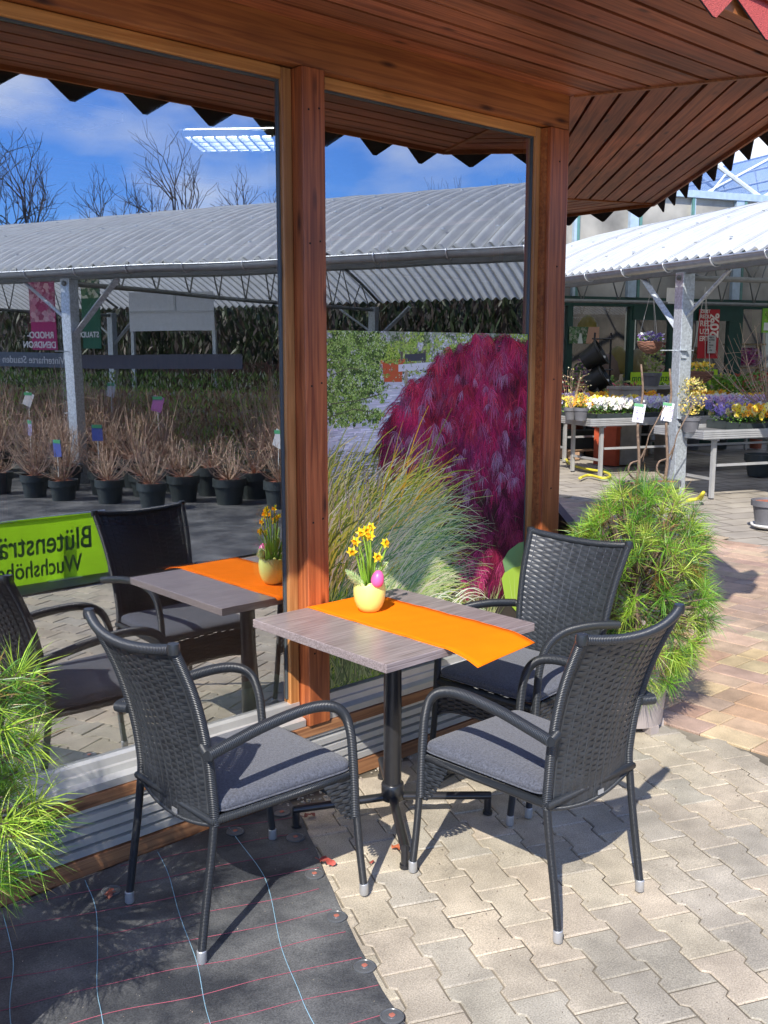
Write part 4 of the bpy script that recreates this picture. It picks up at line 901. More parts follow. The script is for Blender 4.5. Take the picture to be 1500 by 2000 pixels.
MR=Matrix.Rotation(GA,3,'Z'); m.box(c_,(.06,B1-B0,.08),MR); cl(m).build('eaves_beam',mat('dull_steel',(.20,.21,.20),.5,.4),can)
# purlins, trusses beneath the roof
m=MB()
for a_ in (1.2,2.4,3.6,4.8,6.0,7.2): m.box(W(a_,(B0+B1)/2,roofz(a_)-.075),(.06,B1-B0,.09),MR)
cl(m).build('purlin',mat('dull_steel',(.20,.21,.20),.5,.4),can)
for b_ in (-26.6,-20,-13.35,-6.67,0,4.8):
    m=MB(); P=[W(-.1+8.5*i/16,b_,2.52) for i in range(17)]; m.tube([P[0],P[-1]],.032,8)
    Q=[W(-.1+8.5*i/12,b_,roofz(-.1+8.5*i/12)-.13) for i in range(13)]; m.tube(Q,.028,8)
    for i in range(12):
        lo=W(-.1+8.5*(i+.5)/12,b_,2.52); m.tube([Q[i],lo],.012,5); m.tube([lo,Q[i+1]],.012,5)
    cl(m).build('roof_truss',MATS['dull_steel'],can,smooth=True)
for b_ in (-26.6,-20,-13.35,-6.67,0):
    for a0 in (0,8.2):
        m=MB(); p=W(a0,b_,1.29); m.box(p,(.16,.15,2.58),MR)
        q=W(a0-.081,b_,1.29)
        po=cl(m).build('canopy_post',M_galv,can,bevel=.006)
        if a0==0:
            m=MB()
            for z in (1.70,.92): m.box(W(-.04,b_-.10,z),(.10,.07,.006),MR); m.box(W(-.04,b_-.085,z-.045),(.07,.006,.09),MR@Matrix.Rotation(R(-12),3,'X'))
            m.tube([W(-.3,b_,1.70),W(.16,b_,1.70)],.006,6); cl(m).build('post_bracket',M_galv,po)
        m=MB(); x1_,x2_=W(a0,b_+.05,1.90),W(a0,b_+.80,2.56); d_=Vector(x2_)-Vector(x1_); 
        m.tube([x1_,x2_],.045,4); m.tube([W(a0,b_-.05,2.08),W(a0,b_-.75,2.56)],.022,8); cl(m).build('brace',M_galv,can)
# ---------------- glasshouse shop ----------------
SB=5.2
shop=thing('glasshouse_shop','tall glasshouse shop with dark green door frames behind the canopy','shop building',W(0,SB))
def bx(m,a0,a1,b0,b1,z0,z1,cc=None): m.box(W((a0+a1)/2,(b0+b1)/2,(z0+z1)/2),(a1-a0,b1-b0,z1-z0),MR,cc); return m
def ps(m):
    o=W(0,SB); m.v=[(x-o[0],y-o[1],z) for x,y,z in m.v]; return m
A_=lambda px,b_=SB: atB(px,600,b_)[0]
HZ=2.50; M_col=mat('pale_blue_steel',(.42,.52,.60),.45,.3)
a_m=[A_(1112),A_(1233),A_(1313),A_(1350),A_(1436),A_(1500)+.9]
m=MB()
for a_,wd in zip(a_m,(.10,.10,.12,.05,.30,.12)): bx(m,a_-wd/2,a_+wd/2,SB-.05,SB+.05,0,HZ)
bx(m,-7,9,SB-.052,SB+.052,HZ-.04,HZ+.12); bx(m,A_(1233),A_(1436),SB-.07,SB-.052,HZ-.26,HZ-.02); bx(m,-7,9,SB-.045,SB+.045,0,.12)
ps(m).build('green_frame',M_greenframe,shop)
m=MB()
for px in (1085,1115,1228,1342,1430,1545):
    a_=A_(px); wd=.17 if px in (1228,1430) else .05; bx(m,a_-wd/2,a_+wd/2,SB-.08,SB-.005 if wd<.1 else SB-.004,HZ+.12,4.34)
bx(m,-7,9,SB-.10,SB+.10,4.34,4.46)
ps(m).build('upper_column',M_col,shop)
for px in (1090,1120,1240,1340,1440,1550):
    m=MB(); a_=A_(px); bx(m,a_-.025,a_+.025,SB-.085,SB-.055,HZ+.12,4.34); ps(m).build('glazing_bar',mat('green_bar',(.10,.22,.19),.4),shop)
m=MB(); m.face([W(-7,SB,HZ+.12),W(9,SB,HZ+.12),W(9,SB,4.34),W(-7,SB,4.34)])
fol=mat('milky_sheeting',(.40,.375,.31),.35,var=.55,scale=1.2,trans=.3); ps(m).build('milky_wall',fol,shop)
m=MB(); m.face([W(-7,SB+.01,.12),W(9,SB+.01,.12),W(9,SB+.01,HZ),W(-7,SB+.01,HZ)]); ps(m).build('shop_glass',glassmat('shop_glass',.04),shop)
# gable trusses above
def tri(b_,m):
    for c0 in (-4.0,2.4,8.8):
        l_,r_,ap=W(c0-3.2,b_,4.42),W(c0+3.2,b_,4.42),W(c0,b_,6.0)
        m.tube([l_,ap],.04,6); m.tube([ap,r_],.04,6)
        for q in (.25,.5,.75):
            m.tube([W(c0-3.2+3.2*q,b_,4.42+1.58*q),W(c0-3.2+3.2*q+.35,b_,4.42)],.018,5); m.tube([W(c0+3.2-3.2*q,b_,4.42+1.58*q),W(c0+3.2-3.2*q-.35,b_,4.42)],.018,5)
m=MB()
for b_ in (SB,SB+3,SB+6,SB+9): tri(b_,m)
for c0 in (-4.0,2.4,8.8):
    for q in (-1,-.66,-.33,0,.33,.66): 
        z=6.0-1.58*abs(q); m.tube([W(c0+3.2*q,SB,z),W(c0+3.2*q,SB+10,z)],.022,5)
ps(m).build('roof_frame',mat('white_steel',(.72,.76,.78),.4,.2),shop)
m=MB()
for c0 in (-4.0,2.4,8.8):
    m.face([W(c0-3.2,SB+.05,4.44),W(c0,SB+.05,6.02),W(c0,SB+10,6.02),W(c0-3.2,SB+10,4.44)]); m.face([W(c0+3.2,SB+.05,4.44),W(c0,SB+.05,6.02),W(c0,SB+10,6.02),W(c0+3.2,SB+10,4.44)])
ps(m).build('roof_glass',glassmat('roof_glass',.08,(.88,.93,.95)),shop)
m=MB(); bx(m,-7,9,SB+9.9,SB+10,0,4.4); bx(m,-7,-6.95,SB,SB+10,0,4.4); ps(m).build('back_wall',mat('dim_shop_wall',(.16,.13,.10),.8),shop)
m=MB(); bx(m,-7,9,SB+3.4,SB+3.5,0,4.3); ps(m).build('partition',mat('shop_partition',(.06,.048,.04),.85,var=.5,scale=2),shop)
m=MB()
for i in range(9): bx(m,-6+i*1.8,-5.8+i*1.8,SB+2.8,SB+2.9,0,4.3)
ps(m).build('inner_column',MATS['dull_steel'],shop)
# signs in the shop front (flat boards just in front of the glass)
XR=(E1[0],E1[1],0)
def board(name,label,cat,px0,py0,px1,py1,b_,c,frm=None,th=.012,par=None):
    a0,z1=atB(px0,py0,b_); a1,z0=atB(px1,py1,b_); t=thing(name,label,cat,W((a0+a1)/2,b_,z0),GA); w_=a1-a0; h=z1-z0
    m=MB(); m.box((0,0,h/2),(w_,th,h),None,c); m.build('board',M_attr,t); return t,w_,h
def btext(t,s,size,x,z,m,rot=0,bold=0,name='lettering'):
    M=Matrix.Translation((x,-.009,z))@Matrix(((1,0,0,0),(0,0,-1,0),(0,1,0,0),(0,0,0,1)))@Matrix.Rotation(rot,4,'Z'); return text(name,s,size,M,m,t,bold=bold)
def mottle(t,w_,h,n,cs,z0=0,x0=0,s=.03,name='picture'):
    m=MB()
    for i in range(n):
        x=rnd(-w_/2,w_/2)+x0; z=z0+rnd(0,h); r_=s*rnd(.4,1.2); a=rnd(0,pi); y=-.0075-i*1e-6; pts=[(x+r_*cos(a+k*pi/2.5)*(1+.3*(k%2)),z+r_*sin(a+k*pi/2.5)) for k in range(5)]
        pts=[(min(max(p[0],x0-w_/2),x0+w_/2),y,min(max(p[1],z0),z0+h)) for p in pts]; m.face(pts,jit(random.choice(cs),.25,.06))
    return m.build(name,M_print,t)
BF=SB-.12
t,w_,h=board('lime_banner','lime green banner lettered in dark green, hanging across the shop window behind the basket','banner',1232,727,1310,751,BF,(.40,.62,.02)); btext(t,'mmerpflanzen',h*.72,-w_/2+.02,h*.30,M_text_dark)
t,w_,h=board('lime_banner','lime green banner with a flower emblem behind the yellow hanging basket','banner',1337,722,1400,751,BF,(.40,.62,.02)); m=MB(); m.lathe([(.02,0),(.075,.01)],(0,0,0),10,(.10,.13,.05)); m.v=[(x*.8-.12,-.009-c_*.1,b_+h*.6) for x,b_,c_ in m.v]; m.build('emblem',M_attr,t)
t,w_,h=board('red_poster','tall red poster with cream capitals behind the canopy post','poster',1366,604,1401,700,BF,(.42,.015,.02))
M_cr=mat('cream_letters',(.75,.65,.55),.7)
for i,(s,zz,sz) in enumerate((('ZIERT',.93,.10),('REDU',.82,.11),('RED',.66,.17),('UZI',.50,.16),('ERT',.36,.15))): btext(t,s,h*sz*.95,-w_/2+.02,h*zz,M_cr,bold=.002)
btext(t,'20%',h*.30,w_*.46,h*.42,M_cr,rot=pi/2,bold=.006)
t,w_,h=board('paper_notice','pale paper notice in front of the foot of the red poster','notice',1383,655,1397,690,BF-.05,(.42,.40,.36)); 
for i in range(6): btext(t,('MACH','SCHÖN','im','Garten','mit','Farbe')[i],h*.11,-w_/2+.02,h*(.85-.14*i),mat('dark_ink',(.04,.05,.05),.8))
t,w_,h=board('garden_poster','foliage picture poster with a tan right half at the left end of the shop window','poster',1112,638,1169,671,BF,(.05,.09,.04)); mottle(t,w_*.6,h,260,[(.05,.11,.04),(.10,.18,.08),(.25,.28,.2)],0,-w_*.2,.025)
m=MB(); m.face([(w_*.06,-.008,0),(w_*.5,-.008,0),(w_*.5,-.008,h),(w_*.14,-.008,h)],(.45,.26,.17)); m.face([(-w_*.22,-.0085,0),(-w_*.04,-.0085,0),(-w_*.1,-.0085,h*.6),(-w_*.16,-.0085,h*.6)],(.55,.58,.52)); m.build('picture',M_print,t)
t,w_,h=board('green_poster','bright green poster with a white label cut by the right edge of the photo','poster',1490,602,1530,650,BF,(.22,.50,.04)); mottle(t,w_*.8,h*.4,60,[(.6,.6,.2),(.2,.35,.05)],h*.5,0,.03); m=MB(); m.box((0,-.009,h*.25),(w_*.85,.004,h*.32),None,(.75,.74,.72)); m.build('label',M_attr,t)
t,w_,h=board('white_sign','small white sign hanging behind the top of the canopy post','sign',1303,562,1326,590,2.5,(.70,.68,.62))
t,w_,h=board('white_lintel','white fluorescent fitting above the shop door, seen behind the post','lamp housing',1305,590,1362,594,3,(.75,.75,.72))
def shelf(px0,px1,py,b_,label,items):
    a0,z=atB(px0,py,b_); a1,_=atB(px1,py,b_); t=thing('display_shelf',label,'shelf',W((a0+a1)/2,b_,0),GA,'display shelves in the shop'); w_=a1-a0
    m=MB(); m.box((0,0,z-.015),(w_,.35,.03)); m.build('board',mat('pale_pine',(.50,.32,.15),.6),t)
    m=MB(); 
    for s_ in (-1,1): m.box((s_*(w_/2-.03),0,(z-.03)/2),(.05,.05,z-.03))
    m.build('upright',MATS['pale_pine'],t)
    return a0,a1,z
def bunch(name,label,cat,x,y,z,rx,rz_2,cs,n=260,s=.03,group=None,stem=True,pot=None,cone=False):
    t=thing(name,label,cat,(x,y,z),rnd(0,3),group); m=MB()
    for i in range(n):
        a=rnd(0,2*pi); q=random.random()**.5; ze=rnd(-1,1); r_=rx*q*math.sqrt(max(0,1-ze*ze*.8)); px_,py_,pz=r_*cos(a),r_*sin(a),rz_2*(1+ze*.95)+.02
        u1=Vector((rnd(-1,1),rnd(-1,1),rnd(-1,1))).normalized(); u2=u1.orthogonal().normalized(); ss=s*rnd(.5,1.2); p=Vector((px_,py_,pz)); m.face([p-u1*ss,p+u2*ss*.5,p+u1*ss,p-u2*ss*.5],jit(random.choice(cs),.3,.08))
    o_=.0
    m.v=[(a_,b_,c_+(pot[1] if pot else 0)) for a_,b_,c_ in m.v]; m.build('foliage',M_leafattr,t)
    if pot:
        r_,h_=pot; m=MB(); m.lathe([(r_*.75,0),(r_*.95,h_*.75),(r_*1.04,h_*.76),(r_*1.04,h_),(r_*.93,h_),(r_*.93,h_*.9),(0,h_*.88)],n=20); m.build('pot',pot_m[0],t,smooth=True,auto=35)
    return t
pot_m=[M_pot]
a0,a1,z=shelf(1340,1372,706,SB+.6,'pine shelf of orange flower packets behind the canopy post',None)
for i in range(4):
    a_=a0+.12+i*(a1-a0-.2)/3; p=W(a_,SB+.6,z); t=thing('seed_box',['seed box with a red fruit picture, left end of its pine shelf','seed box with a red fruit picture, second on its pine shelf','seed box with a red fruit picture, third on its pine shelf','seed box with a red fruit picture, right end of its pine shelf'][i],'box',p,GA,'seed boxes on the pine shelf'); m=MB(); m.box((0,0,.13),(.15,.1,.26),None,(.55,.5,.35)); m.build('carton',M_attr,t); t2=t; m=MB()
    for k in range(40): x,zz=rnd(-.07,.07),rnd(.01,.25); m.face([(x,-.052-k*1e-5,zz),(x+.02,-.052-k*1e-5,zz),(x+.01,-.052-k*1e-5,zz+.03)],jit(random.choice([(.7,.1,.05),(.1,.3,.05),(.75,.6,.4)]),.2,.05))
    m.build('picture',M_print,t)
a0,a1,z=shelf(1424,1484,671,SB+.6,'upper pine shelf to the right of the dark green pillar',None)
a0,a1,z=shelf(1424,1484,717,SB+.5,'middle pine shelf of pink blossom to the right of the dark green pillar',None)
lbs=['bunch of magenta blossom, left end of the middle shelf','bunch of pink blossom, second on the middle shelf','bunch of hot pink blossom, third on the middle shelf','bunch of pale pink blossom, right end of the middle shelf']
for i in range(4): p=W(a0+.15+i*(a1-a0-.3)/3,SB+.5,z); bunch('pink_blossom',lbs[i],'flowers',p[0],p[1],p[2],.16,.17,[[(.5,.02,.22),(.7,.05,.35)],[(.7,.2,.45),(.75,.35,.55)],[(.75,.03,.4),(.8,.3,.55)],[(.8,.5,.65),(.55,.3,.4)]][i],240,.035,'pink blossom on the shelves')
a0,a1,z=shelf(1424,1484,737,SB+.4,'lower pine shelf with clay and yellow goods',None)
for i in range(6): p=W(a0+.1+i*(a1-a0-.2)/5,SB+.4,z-.42); bunch('potted_flower','small %s potted flower %s below pink blossom'%(('orange','yellow','red','green','pink','white')[i],('at the left end of the low row','second in the low row','third in the low row','fourth in the low row','fifth in the low row','at the right end of the low row')[i]),'potted plant',p[0],p[1],0,.13,.12,[[(.7,.25,.03)],[(.75,.6,.05)],[(.6,.05,.04)],[(.2,.4,.06)],[(.7,.2,.35)],[(.7,.7,.65)]][i]+[(.15,.3,.05)],120,.035,'potted flowers in the shop',pot=(.08,.3))
# baskets / bags and jugs seen in the left window
for (px_,py_,c,lb) in ((1190,716,(.42,.24,.16),'brown woven basket in the shop window beneath the garden poster'),(1207,700,(.5,.34,.08),'mustard coloured bag in the shop window beside the basket'),(1245,705,(.45,.30,.12),'tan straw hat in the shop window behind the hanging basket'),(1148,640,(.5,.33,.05),'mustard raincoat hanging in the shop window')):
    a_,z=atB(px_,py_,SB+.5); p=W(a_,SB+.5,max(0,z-.28)); m=MB(); m.lathe([(.10,0),(.17,.05),(.19,.2),(.16,.36),(.09,.46),(.03,.5)],n=16,cc=c,capt=True,wob=lambda i,j:(1+.08*sin(j*2+i),0)); tag(m.build('window_ware',M_attr,None,smooth=True,loc=p),lb,'shop goods')
# black buckets display tower
for i,(px_,py_,lb) in enumerate(((1158,697,'uppermost black tub in the leaning stack by the shop window'),(1165,742,'middle black tub in the leaning stack by the shop window'),(1163,785,'lowest black tub in the leaning stack by the shop window'))):
    a_,z=atB(px_,py_,SB-.9); t=thing('black_tub',lb,'tub',W(a_,SB-.9,z),GA,'black tubs on the display rack'); m=MB(); m.lathe([(.14,-.17),(.21,.13),(.225,.14),(.225,.17),(.2,.17),(.13,-.14)],n=28); MM=Matrix.Rotation(R(50),4,'Y')@Matrix.Rotation(R(35),4,'X'); m.v=[tuple(MM@Vector(q)) for q in m.v]; m.build('tub_body',mat('black_tub',(.02,.022,.02),.4),t,smooth=True,auto=40); m=MB(); m.box((.05,-.235,0),(.06,.004,.04)); m.build('price_label',M_white,t)
a_,z=atB(1175,740,SB-.75); t=thing('display_rack','black metal rack carrying the leaning tubs','rack',W(a_,SB-.75),GA); m=MB(); 
for s_ in (-.22,.22): m.tube([(s_,.1,0),(s_*.7,.0,2.0)],.018,6)
for z in (.4,.9,1.4,1.9): m.tube([(-.2,0,z),(.2,0,z)],.014,6); 
m.build('rack_frame',M_black,t)
# ---------------- flower benches ----------------
def bench(a0,a1,b0,b1,z,label):
    t=thing('sales_bench',label,'plant bench',W(a0,b0),GA,'aluminium plant benches'); w_=a1-a0; d_=b1-b0
    m=MB(); h=.105
    m.box((w_/2,.01,z-h/2),(w_,.02,h)); m.box((w_/2,d_-.01,z-h/2),(w_,.02,h)); m.box((.01,d_/2,z-h/2),(.02,d_-.044,h)); m.box((w_-.01,d_/2,z-h/2),(.02,d_-.044,h))
    for k in range(4): m.box((w_/2,-.002,z-.02-k*.024),(w_+.008,.008,.010)); m.box((-.002,d_/2,z-.02-k*.024),(.008,d_,.010))
    m.build('edge_profile',M_alu,t); m=MB(); m.box((w_/2,d_/2,z-.05),(w_-.045,d_-.045,.01)); m.build('tray_bed',mat('bench_bed',(.14,.14,.14),.6),t)
    m=MB()
    for x in ([.25,w_/2,w_-.25]):
        m.box((x,.12,(z-.13)/2),(.045,.045,z-.13)); m.box((x,d_-.12,(z-.13)/2),(.045,.045,z-.13)); m.box((x,d_/2,.22),(.03,d_-.29,.03)); m.box((x,d_/2,z-.12),(.04,d_-.1,.025))
    m.box((w_/2,.12,.38),(w_-.6,.02,.03)); m.build('trestle',M_alu,t); return t
bench(-.03,4.3,1.80,2.75,.80,'aluminium plant bench full of white and lilac pansies, farther of the two front benches')
bench(.03,4.3,-.42,.50,.80,'aluminium plant bench with yellow pansies nearest the camera')
bench(.5,5.0,3.6,4.4,.80,'aluminium plant bench with orange pansies close to the shop window')
def tray(cols_,nfl,n2=150):
    t=thing('pansy_tray',None,'flower tray'); m=MB(); m.box((0,0,.025),(.56,.36,.05)); m.build('tray',M_potd,t)
    m=MB()
    for i in range(n2*3):
        x,y=rnd(-.29,.29),rnd(-.19,.19); z=rnd(.04,.12); a=rnd(0,6.3); s=rnd(.012,.024); m.face([(x,y,z),(x+s*cos(a),y+s*sin(a),z+.008),(x+1.7*s*cos(a+.4),y+1.7*s*sin(a+.4),z),(x+s*cos(a+.9),y+s*sin(a+.9),z+.004)],jit(random.choice([(.12,.30,.03),(.25,.45,.06),(.08,.2,.03)]),.2,.05))
    m.build('leaves',M_leafattr,t); m=MB()
    for i in range(nfl):
        x,y=rnd(-.28,.28),rnd(-.19,.19); z=rnd(.09,.15); d_=Vector((rnd(-.6,.6)-.5,rnd(-.6,.6)-.5,rnd(.5,1.2))).normalized(); rm=d_.to_track_quat('Z','Y').to_matrix(); c=jit(random.choice(cols_),.12,.05); s=.026
        for k in range(5): a=k*2*pi/5; pts=[(0,0,0),(s*cos(a-.6),s*sin(a-.6),.002),(s*1.15*cos(a),s*1.15*sin(a),.001),(s*cos(a+.6),s*sin(a+.6),.002)]; m.face([Vector((x,y,z))+rm@Vector(q) for q in pts],c)
        m.face([Vector((x,y,z))+rm@Vector((.006*cos(k),.006*sin(k),.003)) for k in range(6)],(.12,.02,.12) if c[2]>.3 else (.2,.04,.02))
    m.build('flowers',M_leafattr,t); return t
W_=(.80,.80,.76); LI=(.62,.56,.80); VI=(.42,.30,.66); YE=(.88,.66,.03); OR=(.88,.36,.01); BL=(.20,.18,.45); PK=(.68,.42,.62)
variants={'white':[W_,W_,(.75,.75,.6)],'lilac':[LI,W_,(.6,.55,.8)],'violet':[VI,LI,PK],'yellow':[YE,YE,OR,(.8,.75,.3)],'orange':[OR,YE],'blue':[BL,VI,(.6,.5,.2)],'mixed':[W_,LI,PK,YE]}
TR={k:tray(v_,150) for k,v_ in variants.items()}; used={}
plan=[]
for i in range(7):
    plan.append((('white','lilac','lilac','violet','violet','mixed','mixed')[i],.40+i*.60,2.05,'front row','farther bench',i)); plan.append((('yellow','yellow','mixed','mixed','white','yellow','orange')[i],.30+i*.60,2.50,'back row','farther bench',i))
for i in range(5): plan.append((('yellow','yellow','yellow','orange','blue')[i],1.0+i*.60,-.15,'front row','nearest bench',i)); plan.append((('blue','lilac','blue','blue','violet')[i],1.05+i*.60,.27,'back row','nearest bench',i))
for i in range(7): plan.append((('mixed','orange','orange','orange','orange','yellow','orange')[i],.9+i*.60,3.85,'front row','bench by shop window',i)); 
orde=['first','second','third','fourth','fifth','sixth','seventh']
for kind_,a_,b_,row,bn,i in plan:
    t=TR[kind_] if kind_ not in used else copy_tree(TR[kind_]); used[kind_]=1; t.location=W(a_,b_,.76); t.scale=(1,1,1.9); t.rotation_euler=(0,0,GA); tag(t,'tray of %s pansies, %s from left, %s of %s'%(kind_,orde[i],row,bn),'flower tray','trays of pansies on the benches')
# things standing on and around the benches
def potted(name,label,px_,py_,b_,zb,rx,rz_2,cs,n,s,pot,pm,group=None):
    a_,_=atB(px_,py_,b_); p=W(a_,b_,zb); pot_m[0]=pm; return bunch(name,label,'potted plant',p[0],p[1],p[2],rx,rz_2,cs,n,s,group,pot=pot)
potted('potted_flower','grey pot of orange flowers at the left corner of the farther bench',1134,820,1.95,.77,.10,.09,[(.7,.3,.05),(.75,.6,.05),(.2,.25,.05)],160,.02,(.10,.17),M_pot)
potted('yellow_shrub','yellow-leaved shrub in a grey pot on the near bench beside the canopy post',1348,850,-.20,.77,.17,.22,[(.75,.55,.10),(.6,.5,.15),(.8,.65,.3),(.3,.3,.08)],420,.02,(.105,.17),M_pot)
potted('bare_shrub_pot','dark pot with a thin bush in the middle of the near bench',1441,835,.1,.77,.10,.18,[(.15,.2,.06)],60,.012,(.13,.13),M_potd)
potted('fern_plant','drooping green plant behind the pansies near the shop window',1420,790,3.9,.8,.42,.16,[(.16,.34,.05),(.22,.42,.08)],340,.06,(.13,.16),M_potd)
potted('green_shrub','leafy green shrub with red tips at the right end of the far bench',1480,770,3.5,.8,.5,.20,[(.2,.4,.08),(.12,.28,.05),(.5,.1,.08)],420,.045,(.15,.15),M_potd)
potted('patio_plant','plant in a brown clay pot beside the black tubs',1224,770,3.2,0.0,.30,.25,[(.16,.22,.06),(.25,.3,.1),(.5,.1,.12)],260,.035,(.22,.75),mat('clay_pot',(.30,.09,.05),.6))
potted('square_pot_plant','plant with two white tags in a dark square-looking pot above the stone bench',1272,735,3.0,1.18,.16,.22,[(.18,.26,.05),(.3,.34,.1)],220,.03,(.15,.20),M_pot)
def twigs(m,n,h,spread,r0=.004,c=None,z0=0,br=5):
    for i in range(n):
        a=rnd(0,2*pi); e=spread*rnd(.15,1); hh=h*rnd(.75,1)*math.sqrt(max(.2,1-.75*(e/spread)**2)); P=smoothpath([(rnd(-.01,.01),rnd(-.01,.01),z0),(e*.55*cos(a+rnd(-.4,.4)),e*.55*sin(a),z0+hh*rnd(.3,.5)),(e*cos(a)*rnd(.8,1.1),e*sin(a),z0+hh)],3)
        m.tube(P,[r0*(1-.7*k/(len(P)-1)) for k in range(len(P))],3,jit((.42,.30,.21),.35,.06) if c is None else c,cap=False)
        for k in range(br):
            q=random.choice(P[1:-1]); d_=Vector((rnd(-1,1),rnd(-1,1),rnd(-.1,1.1))).normalized()*h*rnd(.12,.30); m.tube([q,q+d_*.5+Vector((0,0,.01)),q+d_],[r0*.45,r0*.35,r0*.15],3,jit((.36,.24,.16),.3,.08) if c is None else c,cap=False)
def twigplant(name,label,x,y,z,n,h,spread,pot,group=None,buds=None,r0=.004,pm=None):
    t=thing(name,label,'potted shrub',(x,y,z),rnd(0,6),group); r_,h_=pot; m=MB(); twigs(m,n,h,spread,r0,None,h_*.9); 
    if buds:
        for i in range(90): q=random.choice(m.v); s=rnd(.008,.02); u1=Vector((rnd(-1,1),rnd(-1,1),1))*s; m.face([q,(q[0]+s,q[1],q[2]+s*.5),(q[0]+u1.x*.5,q[1]+u1.y,q[2]+u1.z)],jit(random.choice(buds),.2,.1))
    m.build('twigs',M_attr,t)
    m=MB(); m.lathe([(r_*.75,0),(r_*.93,h_*.72),(r_*1.05,h_*.73),(r_*1.05,h_),(r_*.95,h_),(r_*.93,h_*.93)],n=20); m.build('pot',pm or M_potd,t,smooth=True,auto=35); m=MB(); m.lathe([(0,h_*.93),(r_*.94,h_*.92)],n=14,capb=False); m.build('mulch',M_mulch,t); return t
a_=W(-.35,3.1); twigplant('twiggy_shrub','budding twiggy shrub right beside the corner post, in front of the shop',a_[0],a_[1],0,40,1.45,.45,(.2,.35),None,[(.35,.4,.1),(.6,.2,.15),(.5,.5,.2)],.006)
a_=W(-.1,2.2); twigplant('blossom_twig','slender twig plant with a white tag and yellow buds at the bench corner',a_[0],a_[1],.77,9,.62,.22,(.09,.16),None,[(.6,.6,.1),(.7,.7,.5)],.004,M_pot)
a_=atB(1490,850,.1); p=W(a_[0]+.3,.3); twigplant('willow_twig','spreading bare golden twigs arching over the near bench from the right',p[0],p[1],.75,34,1.2,1.3,(.15,.18),None,[(.6,.25,.15),(.6,.5,.2)],.007)
p=W(atB(1441,835,.1)[0],.1); 
# two slim grafted trees in grey pots
def slimtree(px_,py_,h,label,r_=.19,tagc=(.36,.28,.6)):
    x,y,_=atZ(px_,py_); t=thing('grafted_tree',label,'potted tree',(x,y,0),0,'slim grafted trees in grey pots'); m=MB(); m.lathe([(r_*.78,0),(r_*.95,.20),(r_*1.06,.21),(r_*1.06,.27),(r_*.97,.27),(r_*.95,.25)],n=28); m.build('pot',M_pot,t,smooth=True,auto=35)
    m=MB(); m.lathe([(0,.255),(r_*.95,.25)],n=18,capb=False); m.build('mulch',M_mulch,t)
    m=MB(); P=smoothpath([(0,0,.24),(.02,0,.5),(-.01,0,.9),(.03,0,h*.8),(.0,0,h)],4); m.tube(P,[.022,.02,.018,.018,.017,.016,.016,.015,.015,.014,.014,.013,.013,.012,.012,.011,.010],8)
    m.tube(smoothpath([(0,0,.28),(-.09,0,.38),(-.07,0,.48),(.03,.02,.52),(.10,.02,.66)],3),.011,6); m.tube([(.06,0,.5),(.12,.02,.78),(.28,.03,1.1)],.007,5); m.build('trunk',M_bark,t,smooth=True)
    m=MB(); m.box((-.01,-.03,1.03),(.12,.004,.20),Matrix.Rotation(R(8),3,'Y'),(.80,.80,.82))
    for i in range(70): x_,z_=rnd(-.055,.045),rnd(.95,1.1); s=rnd(.006,.014); m.face([(x_,-.034-i*1e-5,z_),(x_+s,-.034-i*1e-5,z_+s*.4),(x_+s*.3,-.034-i*1e-5,z_+s)],random.choice([tagc,(.2,.16,.4),(.75,.75,.85)]))
    m.box((-.015,-.033,1.115),(.10,.005,.03),Matrix.Rotation(R(8),3,'Y'),(.15,.42,.2)); m.build('plant_tag',M_attr,t); t.rotation_euler=(0,0,AZ-pi/2); return t
slimtree(1241,990,1.55,'slim bare tree with a purple flower tag, left of the two in grey pots')
slimtree(1296,985,1.50,'slim bare tree with a purple flower tag, right of the two, beside the canopy post',.17)
x,y,_=atZ(1500,1030); t=thing('grey_flowerpot','grey flowerpot on a white saucer at the right edge of the photo','flowerpot',(x,y,0)); m=MB(); m.lathe([(.12,.02),(.15,.21),(.17,.215),(.17,.27),(.155,.27),(.15,.25)],n=28); m.build('pot',M_pot,t,smooth=True,auto=35); m=MB(); m.lathe([(.12,0),(.16,.02),(.165,.04),(.15,.022),(0,.02)],n=28); m.build('saucer',M_white,t,smooth=True); m=MB(); m.lathe([(0,.25),(.15,.25)],n=18,capb=False); m.build('mulch',M_mulch,t)
a_=atB(1483,920,1.2); p=W(a_[0],1.2,.0); t=thing('dark_bucket_pot','dark plant pot beneath the near bench at the right','flowerpot',p); m=MB(); m.lathe([(.15,0),(.19,.2),(.21,.21),(.21,.3),(.19,.3),(.18,.25)],n=24,capb=True); m.build('pot',M_potd,t,smooth=True,auto=35); m=MB(); m.lathe([(0,.27),(.18,.27)],n=16,capb=False); m.build('soil',MATS['dark_soil'],t)
